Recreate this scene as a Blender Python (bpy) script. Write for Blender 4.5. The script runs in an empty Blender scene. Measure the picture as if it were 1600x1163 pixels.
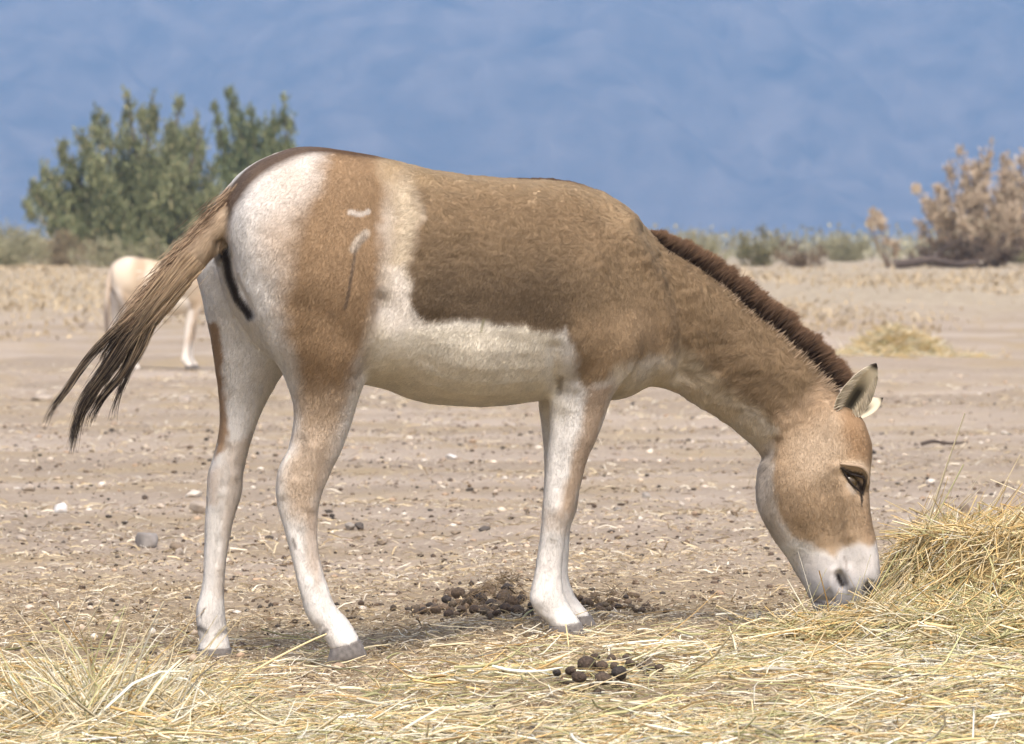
import bpy, bmesh, math, random
import numpy as np
from mathutils import Vector, Matrix

rng = np.random.default_rng(7)
random.seed(7)
SC = bpy.context.scene
COL = SC.collection
RAD = math.radians

# ------------------------------------------------------------------ camera
F_PX, CAM_D, CAM_H, HORIZON = 7080.0, 12.0, 1.085, 390.0     # lens in pixels of a 1600 px wide frame
PITCH = math.atan((581.5 - HORIZON) / F_PX)
cam_d = bpy.data.cameras.new("camera")
cam = bpy.data.objects.new("camera", cam_d)
COL.objects.link(cam)
cam.location = (0, -CAM_D, CAM_H)
cam.rotation_euler = (math.pi / 2 - PITCH, 0, 0)
cam_d.sensor_width = 36.0
cam_d.lens = F_PX / 1600.0 * 36.0
cam_d.clip_start = 0.1
cam_d.clip_end = 20000
cam_d.dof.use_dof = True
cam_d.dof.focus_distance = CAM_D - 0.05
cam_d.dof.aperture_fstop = 10.0
SC.camera = cam

# ------------------------------------------------------------------ world and sun (thin high cloud: soft sun)
SUN_EL, SUN_AZ = RAD(58), RAD(172)       # azimuth measured from +Y (away from the camera) towards +X
w = bpy.data.worlds.new("World")
SC.world = w
w.use_nodes = True
nt = w.node_tree
sky = nt.nodes.new("ShaderNodeTexSky")
sky.sky_type = 'NISHITA'
sky.sun_disc = False
sky.sun_elevation = SUN_EL
sky.sun_rotation = SUN_AZ
sky.air_density = 1.0
sky.dust_density = 6.0
sky.ozone_density = 1.0
bg = nt.nodes["Background"]
bg.inputs["Strength"].default_value = 0.15
nt.links.new(sky.outputs[0], bg.inputs["Color"])
sun_d = bpy.data.lights.new("sun", 'SUN')
sun_d.energy = 1.35
sun_d.angle = RAD(26)
sun_d.color = (1.0, 0.95, 0.87)
sun = bpy.data.objects.new("sun", sun_d)
COL.objects.link(sun)
sv = Vector((math.sin(SUN_AZ) * math.cos(SUN_EL), math.cos(SUN_AZ) * math.cos(SUN_EL), math.sin(SUN_EL)))
sun.rotation_euler = sv.to_track_quat('Z', 'Y').to_euler()
sun.location = sv * 30

vs = SC.view_settings
vs.view_transform = 'Standard'
vs.look = 'None'
vs.exposure = 0.70
vs.gamma = 1.0
vs.use_curve_mapping = False
cy = SC.cycles
cy.use_denoising = True
cy.max_bounces = 5
cy.diffuse_bounces = 3
cy.glossy_bounces = 2
cy.transmission_bounces = 2
cy.volume_bounces = 0
cy.transparent_max_bounces = 4
cy.caustics_reflective = False
cy.caustics_refractive = False
SC.cycles_curves.shape = 'RIBBONS'
SC.cycles_curves.subdivisions = 2

# ------------------------------------------------------------------ helpers
CP, SP = math.cos(PITCH), math.sin(PITCH)
def P(px, py, y):
    """world point seen at photo pixel (px, py) that lies in the plane of world depth y"""
    u = (px - 800.0) / F_PX
    v = (581.5 - py) / F_PX
    dy = CP + v * SP
    dz = -SP + v * CP
    t = (y + CAM_D) / dy
    return np.array([u * t, y, CAM_H + dz * t])
def project(V):
    """photo pixels of world points"""
    V = np.asarray(V)
    d = V - np.array([0, -CAM_D, CAM_H])
    f = d[..., 1] * CP - d[..., 2] * SP
    up = d[..., 1] * SP + d[..., 2] * CP
    return 800 + F_PX * d[..., 0] / f, 581.5 - F_PX * up / f

def hash3(i, j, k, s=0):
    n = (i.astype(np.int64) * 374761393 + j.astype(np.int64) * 668265263 + k.astype(np.int64) * 2147483647 + s * 144665) & 0xFFFFFFFF
    n = ((n ^ (n >> 13)) * 1274126177) & 0xFFFFFFFF
    n = ((n ^ (n >> 16)) * 2246822519) & 0xFFFFFFFF
    return ((n ^ (n >> 15)) & 0xFFFFFF) / float(0xFFFFFF)
def vnoise(X, s=0):
    """value noise in -1..1 for points X (n,3)"""
    X = np.asarray(X, dtype=np.float64)
    I = np.floor(X).astype(np.int64)
    F = X - I
    F = F * F * (3 - 2 * F)
    out = 0
    for a in (0, 1):
        wa = F[:, 0] if a else 1 - F[:, 0]
        for b in (0, 1):
            wb = F[:, 1] if b else 1 - F[:, 1]
            for c in (0, 1):
                wc = F[:, 2] if c else 1 - F[:, 2]
                out = out + wa * wb * wc * hash3(I[:, 0] + a, I[:, 1] + b, I[:, 2] + c, s)
    return out * 2 - 1
def fbm(X, o=4, s=0):
    X = np.asarray(X, dtype=np.float64)
    r, amp = 0, 1.0
    for k in range(o):
        r = r + amp * vnoise(X * (2.03 ** k) + 17.3 * k, s + k)
        amp *= 0.5
    return r
def sstep(a, b, x):
    t = np.clip((x - a) / (b - a), 0, 1)
    return t * t * (3 - 2 * t)

def mesh_np(name, V, F, col=None, smooth=False):
    """mesh from arrays: V (n,3), F (m,k) with one k for all; col (n,3) vertex colour"""
    V = np.ascontiguousarray(V, dtype=np.float32)
    F = np.ascontiguousarray(F, dtype=np.int32)
    me = bpy.data.meshes.new(name)
    k = F.shape[1]
    me.vertices.add(len(V))
    me.vertices.foreach_set("co", V.ravel())
    me.loops.add(F.size)
    me.loops.foreach_set("vertex_index", F.ravel())
    me.polygons.add(len(F))
    me.polygons.foreach_set("loop_start", np.arange(0, F.size, k, dtype=np.int32))
    me.polygons.foreach_set("loop_total", np.full(len(F), k, dtype=np.int32))
    me.update(calc_edges=True)
    me.validate()
    if smooth:
        me.polygons.foreach_set("use_smooth", np.ones(len(me.polygons), dtype=bool))
    if col is not None:
        set_col(me, col)
    return me
def set_col(me, col):
    a = me.color_attributes.new("col", 'FLOAT_COLOR', 'POINT')
    c = np.ones((len(col), 4), dtype=np.float32)
    c[:, :3] = np.clip(col, 0, 1)
    a.data.foreach_set("color", c.ravel())

def obj(name, data, mat=None, parent=None, loc=None):
    o = bpy.data.objects.new(name, data)
    COL.objects.link(o)
    if mat is not None and data is not None:
        if not data.materials:
            data.materials.append(mat)
    if parent is not None:
        o.parent = parent
    if loc is not None:
        o.location = loc
    return o
def tag(o, label=None, cat=None, group=None, kind=None):
    for k, v in (("label", label), ("category", cat), ("group", group), ("kind", kind)):
        if v:
            o[k] = v
    return o
def empty(name, loc, label, cat, group=None):
    o = bpy.data.objects.new(name, None)
    o.empty_display_size = 0.2
    COL.objects.link(o)
    o.location = loc
    return tag(o, label, cat, group)

def material(name, rough=0.8, color=None, attr=None, spec=0.25):
    m = bpy.data.materials.new(name)
    m.use_nodes = True
    n = m.node_tree.nodes
    b = n["Principled BSDF"]
    b.inputs["Roughness"].default_value = rough
    b.inputs["Specular IOR Level"].default_value = spec
    if color is not None:
        b.inputs["Base Color"].default_value = (*color, 1)
    if attr:
        a = n.new("ShaderNodeAttribute")
        a.attribute_name = attr
        m.node_tree.links.new(a.outputs["Color"], b.inputs["Base Color"])
    return m
def add_noise_bump(m, scale, strength, dist=0.01, detail=4, mix=None):
    """fine relief, and (mix) a value variation of the base colour"""
    t = m.node_tree
    tc = t.nodes.new("ShaderNodeTexCoord")
    nz = t.nodes.new("ShaderNodeTexNoise")
    nz.inputs["Scale"].default_value = scale
    nz.inputs["Detail"].default_value = detail
    t.links.new(tc.outputs["Object"], nz.inputs["Vector"])
    bp = t.nodes.new("ShaderNodeBump")
    bp.inputs["Strength"].default_value = strength
    bp.inputs["Distance"].default_value = dist
    t.links.new(nz.outputs["Fac"], bp.inputs["Height"])
    b = t.nodes["Principled BSDF"]
    t.links.new(bp.outputs[0], b.inputs["Normal"])
    if mix:
        src = b.inputs["Base Color"].links[0].from_socket if b.inputs["Base Color"].links else None
        mr = t.nodes.new("ShaderNodeMapRange")
        mr.inputs[1].default_value = 0.25
        mr.inputs[2].default_value = 0.75
        mr.inputs[3].default_value = 1 - mix
        mr.inputs[4].default_value = 1 + mix
        t.links.new(nz.outputs["Fac"], mr.inputs[0])
        vm = t.nodes.new("ShaderNodeVectorMath")
        vm.operation = 'SCALE'
        if src:
            t.links.new(src, vm.inputs[0])
        else:
            vm.inputs[0].default_value = b.inputs["Base Color"].default_value[:3]
        t.links.new(mr.outputs[0], vm.inputs["Scale"])
        t.links.new(vm.outputs[0], b.inputs["Base Color"])
    return m

def tubes(PTS, R, sides=3, flat=1.0, close=True):
    """PTS (S,K,3) polylines, R (S,K) radii -> V, F (quads), strand index per vertex"""
    S, K, _ = PTS.shape
    T = np.gradient(PTS, axis=1)
    T /= np.linalg.norm(T, axis=2, keepdims=True) + 1e-9
    ref = rng.normal(size=(S, 1, 3))
    A = np.cross(T, ref)
    A /= np.linalg.norm(A, axis=2, keepdims=True) + 1e-9
    B = np.cross(T, A)
    V = np.empty((S, K, sides, 3))
    for s in range(sides):
        a = 2 * math.pi * s / sides
        V[:, :, s] = PTS + (A * math.cos(a) + B * math.sin(a) * flat) * R[..., None]
    idx = np.arange(S * K * sides).reshape(S, K, sides)
    nx = np.roll(idx, -1, axis=2)
    F = np.stack([idx[:, :-1], nx[:, :-1], nx[:, 1:], idx[:, 1:]], axis=-1).reshape(-1, 4)
    return V.reshape(-1, 3), F, np.repeat(np.arange(S), K * sides)

# ------------------------------------------------------------------ ground shape
def ground_z(x, y):
    x = np.asarray(x, dtype=np.float64)
    y = np.asarray(y, dtype=np.float64)
    d = y + CAM_D
    z = -0.17 * sstep(16, 44, d) + 0.79 * sstep(52, 112, d)
    z = z + 0.060 * sstep(-0.42, 0.10, x) * sstep(-4, -1, y) * (1 - sstep(2, 8, y))
    near = 1 - sstep(60, 130, d)
    q = np.stack([x, y, 0 * x], axis=-1).reshape(-1, 3)
    k = sstep(0.6, 2.5, np.abs(y)).reshape(-1)
    n = fbm(q * 0.35, 3, 5) * 0.035 * k + fbm(q * 2.2, 3, 9) * 0.012 + fbm(q * 11.0, 3, 12) * 0.006
    dd = d.reshape(-1)
    track = np.abs(fbm(q * np.array([.16, .75, 1]), 3, 15))
    n = n + (0.10 * sstep(.5, 0, track) - .03) * sstep(24, 40, dd) * sstep(75, 56, dd) + fbm(q * np.array([1.3, 2.2, 1]), 3, 18) * .03 * sstep(20, 45, dd)
    return z + (n.reshape(z.shape)) * near

def heap_h(x, y):
    """hay heap the animal eats from: a tall mound at the right and a low apron around the muzzle"""
    q = np.stack([x, y, 0 * x], axis=-1).reshape(-1, 3)
    n = fbm(q * 4.5, 3, 31).reshape(np.shape(x))
    r1 = np.sqrt(((x - 1.53) / 0.63) ** 2 + ((y - 0.42) / 0.58) ** 2) + 0.13 * n
    r2 = np.sqrt(((x - 1.37) / 0.74) ** 2 + ((y - 0.0) / 0.50) ** 2) + 0.14 * n
    h1 = 0.24 * sstep(0, 1, (1 - r1) * 2.6)
    h2 = 0.075 * sstep(0, 1, (1 - r2) * 2.0)
    return np.maximum(h1, h2) + 0.25 * np.minimum(h1, h2) + (0.03 * n) * sstep(0, 0.1, np.maximum(h1, h2))

def build_ground():
    D = 1.2 * np.exp(np.arange(0, 1, 1 / 800.0) * math.log(4700 / 1.2))
    # more rows where the picture looks closest
    D = np.unique(np.concatenate([D, np.arange(8.8, 17, 0.02)]))
    u = np.linspace(-1, 1, 151)
    U = np.sign(u) * (0.35 * np.abs(u) + 0.65 * np.abs(u) ** 3)
    X = (5 + 0.55 * D)[:, None] * U[None, :]
    Y = np.repeat((D - CAM_D)[:, None], len(U), axis=1)
    Z = ground_z(X, Y)
    V = np.stack([X, Y, Z], -1).reshape(-1, 3)
    idx = np.arange(len(V)).reshape(len(D), len(U))
    F = np.stack([idx[:-1, :-1], idx[:-1, 1:], idx[1:, 1:], idx[1:, :-1]], -1).reshape(-1, 4)
    me = mesh_np("ground", V, F, smooth=True)
    m = bpy.data.materials.new("sand")
    m.use_nodes = True
    t = m.node_tree
    N, L = t.nodes, t.links
    b = N["Principled BSDF"]
    b.inputs["Roughness"].default_value = 0.95
    b.inputs["Specular IOR Level"].default_value = 0.1
    tc = N.new("ShaderNodeTexCoord")
    def noise(scale, detail=5, rough=0.6, vec=None):
        n = N.new("ShaderNodeTexNoise")
        n.inputs["Scale"].default_value = scale
        n.inputs["Detail"].default_value = detail
        n.inputs["Roughness"].default_value = rough
        L.new(vec or tc.outputs["Object"], n.inputs["Vector"])
        return n
    def ramp(fac, a, bb, c0, c1):
        r = N.new("ShaderNodeValToRGB")
        r.color_ramp.elements[0].position = a
        r.color_ramp.elements[1].position = bb
        r.color_ramp.elements[0].color = (*c0, 1)
        r.color_ramp.elements[1].color = (*c1, 1)
        L.new(fac, r.inputs[0])
        return r
    def mix(fac, c1, c2):
        x = N.new("ShaderNodeMix")
        x.data_type = 'RGBA'
        L.new(fac, x.inputs["Factor"])
        for s, c in ((6, c1), (7, c2)):
            if isinstance(c, tuple):
                x.inputs[s].default_value = (*c, 1)
            else:
                L.new(c, x.inputs[s])
        return x.outputs[2]
    mp = N.new("ShaderNodeMapping")
    mp.inputs["Scale"].default_value = (0.12, 0.5, 1)     # wheel-track streaks run across
    L.new(tc.outputs["Object"], mp.inputs["Vector"])
    streak = noise(1.0, 4, 0.6, mp.outputs[0])
    patch = noise(0.9, 5)
    fine = noise(38, 6, 0.7)
    grit = noise(140, 3, 0.6)
    sand = ramp(fine.outputs["Fac"], 0.3, 0.72, (0.225, 0.175, 0.126), (0.44, 0.365, 0.287))
    dusty = mix(ramp(streak.outputs["Fac"], 0.42, 0.62, (0, 0, 0), (1, 1, 1)).outputs[0], sand.outputs[0], (0.43, 0.357, 0.288))
    litter = mix(ramp(patch.outputs["Fac"], 0.48, 0.66, (0, 0, 0), (.8, .8, .8)).outputs[0], dusty, (0.36, 0.28, 0.175))
    near = N.new("ShaderNodeSeparateXYZ")
    L.new(tc.outputs["Object"], near.inputs[0])
    wb = N.new("ShaderNodeMath"); wb.operation = 'MULTIPLY_ADD'
    L.new(patch.outputs["Fac"], wb.inputs[0]); wb.inputs[1].default_value = 3.0; L.new(near.outputs["Y"], wb.inputs[2])
    pen = N.new("ShaderNodeMapRange"); pen.inputs[1].default_value = 5.5; pen.inputs[2].default_value = 2.5; pen.inputs[4].default_value = .75
    L.new(wb.outputs[0], pen.inputs[0])
    mulch = ramp(fine.outputs["Fac"], 0.32, 0.68, (0.17, 0.12, 0.07), (0.43, 0.34, 0.21))
    litter = mix(pen.outputs[0], litter, mulch.outputs[0])
    dark = ramp(grit.outputs["Fac"], 0.62, 0.7, (0, 0, 0), (0.7, 0.7, 0.7))
    fin = mix(dark.outputs[0], litter, (0.16, 0.115, 0.08))
    # dry grass ground cover farther off, between the pen and the scrub
    sx = N.new("ShaderNodeSeparateXYZ")
    L.new(tc.outputs["Object"], sx.inputs[0])
    wob = N.new("ShaderNodeMath"); wob.operation = 'MULTIPLY_ADD'
    L.new(patch.outputs["Fac"], wob.inputs[0]); wob.inputs[1].default_value = 14; L.new(sx.outputs["Y"], wob.inputs[2])
    far = N.new("ShaderNodeMapRange"); far.inputs[1].default_value = 62; far.inputs[2].default_value = 74
    L.new(wob.outputs[0], far.inputs[0])
    mid_n = noise(3.5, 6, 0.75)
    dry = ramp(mid_n.outputs["Fac"], 0.35, 0.66, (0.29, 0.235, 0.165), (0.48, 0.41, 0.31)).outputs[0]
    fin = mix(far.outputs[0], fin, dry)
    L.new(fin, b.inputs["Base Color"])
    add = N.new("ShaderNodeMath"); add.operation = 'MULTIPLY_ADD'
    L.new(grit.outputs["Fac"], add.inputs[0]); add.inputs[1].default_value = 0.35; L.new(fine.outputs["Fac"], add.inputs[2])
    bp = N.new("ShaderNodeBump")
    bp.inputs["Strength"].default_value = 0.8
    bp.inputs["Distance"].default_value = 0.02
    L.new(add.outputs[0], bp.inputs["Height"])
    L.new(bp.outputs[0], b.inputs["Normal"])
    g = obj("ground", me, m)
    tag(g, kind="structure")
build_ground()

# ------------------------------------------------------------------ mountain wall across the valley
def build_mountain():
    xs = np.linspace(-2600, 2600, 440)
    ys = np.concatenate([np.linspace(3900, 5000, 150), np.linspace(5040, 6200, 12)])
    X, Y = np.meshgrid(xs, ys)
    q = np.stack([X, Y, 0 * X], -1).reshape(-1, 3)
    warp = fbm(q * 0.0022, 4, 40).reshape(X.shape)
    sh = np.stack([X + .55 * (Y - 4000) + 60 * warp, Y, 0 * X], -1).reshape(-1, 3)      # gullies run down the slope at a slant
    rid = 1 - np.abs(fbm(sh * np.array([0.0052, 0.0016, 1]) + 3, 4, 44).reshape(X.shape))
    rid2 = 1 - np.abs(fbm(sh * np.array([0.019, 0.007, 1]) + 9, 4, 48).reshape(X.shape))
    t = np.clip((Y - 4020 - 120 * warp) / 800, 0, 1)
    base = 360 * t ** 0.9
    Z = 0.3 + base + ((rid - 0.6) * 100 + (rid2 - 0.6) * 42) * np.sqrt(t) * (1.1 - .7 * t)
    Z = np.clip(Z, -0.5, 396)
    V = np.stack([X, Y, Z], -1).reshape(-1, 3)
    idx = np.arange(len(V)).reshape(X.shape)
    F = np.stack([idx[:-1, :-1], idx[:-1, 1:], idx[1:, 1:], idx[1:, :-1]], -1).reshape(-1, 4)
    m = material("mountain_rock", 0.95, (0.2, 0.16, 0.13), spec=0.05)
    add_noise_bump(m, 0.02, 0.6, 30, 6, mix=0.5)
    o = obj("mountain", mesh_np("mountain", V, F, smooth=True), m)
    tag(o, kind="structure")
build_mountain()

# ------------------------------------------------------------------ haze over the valley
def build_haze():
    bm = bmesh.new()
    bmesh.ops.create_cube(bm, size=1)
    for v in bm.verts:
        v.co.x *= 9000
        v.co.y = -40 if v.co.y < 0 else 6500
        v.co.z = -2.0 if v.co.z < 0 else 405
    me = bpy.data.meshes.new("haze")
    bm.to_mesh(me)
    m = bpy.data.materials.new("haze_air")
    m.use_nodes = True
    n = m.node_tree.nodes
    n.remove(n["Principled BSDF"])
    pv = n.new("ShaderNodeVolumePrincipled")
    pv.inputs["Color"].default_value = (0.29, 0.57, 1.0, 1)
    pv.inputs["Density"].default_value = 0.00031
    m.node_tree.links.new(pv.outputs[0], n["Material Output"].inputs["Volume"])
    o = obj("haze", me, m)
    tag(o, kind="stuff")
build_haze()

# ------------------------------------------------------------------ the wild ass (onager)
def catmull(A, n):
    """A (k,m) control rows -> smooth rows, n per span"""
    A = np.asarray(A, dtype=np.float64)
    Q = np.vstack([2 * A[0] - A[1], A, 2 * A[-1] - A[-2]])
    out = []
    for i in range(1, len(Q) - 2):
        for j in range(n):
            t = j / n
            p0, p1, p2, p3 = Q[i - 1], Q[i], Q[i + 1], Q[i + 2]
            out.append(0.5 * ((2 * p1) + (-p0 + p2) * t + (2 * p0 - 5 * p1 + 4 * p2 - p3) * t * t + (-p0 + 3 * p1 - 3 * p2 + p3) * t ** 3))
    out.append(A[-1])
    return np.array(out)

def loft(rows, sub=5, seg=28, egg=0.0, exp=1.0):
    """rows: (ax, ay, bx, by, yc, half_width, heading_deg): two outline pixels, depth of the middle, half thickness"""
    rows = catmull(rows, sub)
    rings = []
    egg_of = egg if callable(egg) else (lambda x_: egg)
    for ax, ay, bx, by, yc, hw, ph in rows:
        eg = egg_of((ax + bx) / 2)
        hw = max(hw, 0.004)
        tp = math.tan(RAD(ph))
        A, B = P(ax, ay, yc), P(bx, by, yc)
        xc = (A[0] + B[0]) / 2
        A = P(ax, ay, yc + (A[0] - xc) * tp)
        B = P(bx, by, yc + (B[0] - xc) * tp)
        lat = np.array([math.sin(RAD(ph)), -math.cos(RAD(ph)), 0])
        C, H = (A + B) / 2, (A - B) / 2
        ring = []
        for s in range(seg):
            a = 2 * math.pi * s / seg
            v, l = math.cos(a), math.sin(a)
            l = math.copysign(abs(l) ** exp, l) * (1 - eg * v)
            ring.append(C + H * v + lat * hw * l)
        rings.append(ring)
    n = len(rings)
    V = np.array(rings).reshape(-1, 3)
    V = np.vstack([V, np.mean(rings[0], axis=0), np.mean(rings[-1], axis=0)])
    F = []
    for i in range(n - 1):
        for s in range(seg):
            a, b = i * seg + s, i * seg + (s + 1) % seg
            F.append((a, b, b + seg, a + seg))
    for s in range(seg):
        F.append((n * seg, (s + 1) % seg, s))
        F.append((n * seg + 1, (n - 1) * seg + s, (n - 1) * seg + (s + 1) % seg))
    return V, F

def tilt(px):      # depth of the spine: hindquarters nearer, head turned back towards us
    return np.interp(px, [300, 1000, 1050, 1100, 1150, 1200, 1250, 1300, 1400], [-0.247, 0.185, 0.210, 0.225, 0.232, 0.232, 0.226, 0.215, 0.2])
def heading(px):
    return np.interp(px, [300, 960, 1100, 1200, 1300, 1400], [20, 20, 8, -4, -14, -22])

TORSO = [(354, 306, 346, 400, .09), (368, 284, 360, 455, .145), (390, 263, 385, 505, .18), (425, 243, 425, 555, .215),
         (470, 231, 478, 585, .24), (530, 235, 540, 596, .25), (590, 246, 600, 606, .252), (650, 261, 652, 626, .266),
         (710, 273, 706, 634, .278), (770, 279, 770, 634, .278), (830, 281, 830, 627, .262), (885, 285, 888, 622, .235),
         (935, 300, 938, 625, .205), (975, 325, 968, 624, .178), (1006, 358, 992, 612, .150), (1034, 384, 1016, 603, .128),
         (1077, 411, 1056, 612, .112), (1128, 446, 1095, 635, .102), (1173, 484, 1130, 658, .096), (1220, 520, 1162, 681, .092),
         (1256, 550, 1186, 703, .088), (1288, 582, 1200, 728, .082), (1306, 606, 1215, 740, .07)]
HEAD = [(1296, 600, 1215, 690, .220, .060), (1318, 622, 1199, 708, .215, .075), (1341, 650, 1190, 728, .21, .084), (1357, 682, 1187, 752, .207, .088),
        (1361, 708, 1188, 778, .205, .086), (1358, 740, 1195, 804, .203, .078), (1357, 775, 1209, 833, .200, .068), (1361, 812, 1226, 862, .198, .059),
        (1368, 846, 1242, 891, .196, .053), (1373, 878, 1257, 916, .194, .052), (1374, 905, 1266, 936, .193, .053), (1367, 928, 1273, 952, .192, .047),
        (1352, 945, 1288, 962, .192, .034)]
HIND_NEAR = [(385, 320, 560, 300, -.22, .09), (363, 400, 588, 410, -.225, .126), (376, 470, 592, 495, -.225, .132), (412, 535, 584, 558, -.23, .120),
             (445, 588, 566, 605, -.235, .090), (460, 640, 551, 655, -.24, .060), (453, 695, 534, 702, -.24, .047), (434, 742, 514, 745, -.24, .041),
             (432, 782, 500, 785, -.24, .035), (445, 830, 496, 830, -.24, .027), (458, 880, 501, 876, -.24, .023), (468, 922, 510, 912, -.24, .024),
             (478, 960, 524, 946, -.24, .030), (494, 985, 543, 967, -.24, .028), (510, 1004, 556, 988, -.24, .030), (516, 1016, 562, 1000, -.24, .034)]
HIND_FAR = [(330, 345, 480, 320, .02, .09), (307, 412, 490, 420, .02, .112), (317, 470, 480, 485, .02, .106), (332, 540, 456, 560, .02, .086),
            (341, 600, 429, 602, .02, .066), (345, 645, 408, 645, .02, .051), (340, 694, 391, 690, .02, .045), (326, 737, 381, 738, .02, .041),
            (323, 775, 377, 772, .02, .036), (321, 822, 363, 820, .02, .028), (319, 873, 354, 873, .02, .023), (316, 915, 350, 915, .02, .024),
            (306, 955, 351, 950, .02, .030), (308, 982, 353, 977, .02, .029), (312, 1002, 357, 1000, .02, .029), (308, 1016, 360, 1014, .02, .034)]
FORE_NEAR = [(845, 380, 985, 400, .00, .06), (838, 470, 1004, 490, -.01, .078), (848, 550, 992, 560, -.02, .074), (856, 605, 964, 605, -.03, .062),
             (858, 640, 948, 645, -.03, .053), (858, 680, 932, 685, -.03, .046), (854, 722, 916, 722, -.03, .041), (850, 765, 905, 766, -.03, .038),
             (847, 796, 898, 795, -.03, .036), (846, 824, 886, 826, -.03, .031), (841, 860, 880, 860, -.03, .024), (834, 900, 878, 898, -.03, .025),
             (827, 934, 882, 930, -.03, .031), (837, 957, 893, 952, -.03, .029), (855, 973, 903, 967, -.03, .031), (860, 981, 907, 974, -.03, .034)]
FORE_FAR = [(850, 560, 930, 560, .21, .058), (842, 630, 925, 630, .21, .051), (846, 663, 918, 665, .21, .046), (851, 731, 908, 735, .21, .040),
            (850, 790, 901, 795, .21, .036), (851, 824, 891, 824, .21, .031), (852, 860, 888, 862, .21, .024), (851, 895, 888, 895, .21, .025),
            (846, 926, 895, 923, .21, .030), (860, 944, 907, 943, .21, .028), (877, 957, 917, 955, .21, .030), (881, 965, 923, 962, .21, .034)]
TAIL = [(374, 290, 372, 345, -.20, .035), (351, 314, 358, 370, -.215, .040), (325, 344, 338, 392, -.225, .036), (294, 380, 311, 424, -.235, .032),
        (262, 420, 284, 460, -.245, .028), (231, 459, 253, 496, -.25, .024), (200, 496, 222, 530, -.25, .016), (184, 524, 196, 546, -.25, .006)]
TAIL_DOWN = [(374, 286, 372, 345, -.20, .035), (346, 320, 372, 372, -.215, .042), (326, 380, 366, 395, -.225, .040), (318, 470, 352, 474, -.235, .034),
             (312, 560, 346, 562, -.24, .04), (310, 640, 346, 642, -.24, .045), (315, 720, 345, 722, -.24, .035), (325, 790, 340, 790, -.24, .012)]

def build_body(tail, voxel):
    parts = []
    parts.append(loft([(a, b, c, d, float(tilt((a + c) / 2)), w_, float(heading((a + c) / 2))) for a, b, c, d, w_ in TORSO], 5, 36, egg=lambda x_: float(np.interp(x_, [340, 450, 560, 880, 980, 1080], [.05, .10, .24, .24, .12, .0])), exp=0.80))
    parts.append(loft([(a, b, c, d, y_, w_, -21) for a, b, c, d, y_, w_ in HEAD], 5, 28, egg=-0.04, exp=0.85))
    for leg, hd in ((HIND_NEAR, 14), (HIND_FAR, 14), (FORE_NEAR, 12), (FORE_FAR, 12)):
        parts.append(loft([(a, b, c, d, y_, w_, hd) for a, b, c, d, y_, w_ in leg], 5, 24))
    parts.append(loft([(a, b, c, d, y_, w_, 10) for a, b, c, d, y_, w_ in tail], 4, 18))
    bm = bmesh.new()
    for V, F in parts:
        b2 = bmesh.new()
        vv = [b2.verts.new(v) for v in V]
        for f in F:
            b2.faces.new([vv[i] for i in f])
        bmesh.ops.recalc_face_normals(b2, faces=b2.faces)
        tmp = bpy.data.meshes.new("t")
        b2.to_mesh(tmp)
        bm.from_mesh(tmp)
        bpy.data.meshes.remove(tmp)
    me = bpy.data.meshes.new("body_raw")
    bm.to_mesh(me)
    o = bpy.data.objects.new("body_raw", me)
    COL.objects.link(o)
    r = o.modifiers.new("r", 'REMESH')
    r.mode = 'VOXEL'
    r.voxel_size = voxel
    s = o.modifiers.new("s", 'SMOOTH')
    s.factor = 0.5
    s.iterations = int(7 * 0.006 / voxel)
    dg = bpy.context.evaluated_depsgraph_get()
    dg.update()
    out = bpy.data.meshes.new_from_object(o.evaluated_get(dg))
    bpy.data.objects.remove(o)
    bpy.data.meshes.remove(me)
    out.name = "body"
    out.polygons.foreach_set("use_smooth", np.ones(len(out.polygons), dtype=bool))
    return out
def get_v(me):
    V = np.empty(len(me.vertices) * 3, dtype=np.float32)
    me.vertices.foreach_get("co", V)
    return V.reshape(-1, 3).astype(np.float64)
def get_n(me):
    V = np.empty(len(me.vertices) * 3, dtype=np.float32)
    me.vertex_normals.foreach_get("vector", V)
    return V.reshape(-1, 3).astype(np.float64)

def line_d(Q, line):
    """distance of 2D points to a polyline (or one point)"""
    line = np.asarray(line, dtype=np.float64).reshape(-1, 2)
    if len(line) == 1:
        return np.hypot(Q[:, 0] - line[0, 0], Q[:, 1] - line[0, 1])
    d = np.full(len(Q), 1e9)
    for a, b in zip(line[:-1], line[1:]):
        ab = b - a
        t = np.clip(((Q - a) @ ab) / (ab @ ab + 1e-9), 0, 1)
        d = np.minimum(d, np.hypot(Q[:, 0] - a[0] - t * ab[0], Q[:, 1] - a[1] - t * ab[1]))
    return d
def poly_m(Q, poly, soft):
    """soft 0..1 membership in a polygon"""
    poly = np.asarray(poly, dtype=np.float64)
    inside = np.zeros(len(Q), dtype=bool)
    x, y = Q[:, 0], Q[:, 1]
    for a, b in zip(poly, np.roll(poly, -1, axis=0)):
        c = (a[1] > y) != (b[1] > y)
        with np.errstate(divide='ignore', invalid='ignore'):
            xi = (b[0] - a[0]) * (y - a[1]) / (b[1] - a[1]) + a[0]
        inside ^= c & (x < xi)
    d = line_d(Q, np.vstack([poly, poly[:1]]))
    return sstep(-soft, soft, np.where(inside, d, -d))

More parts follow.
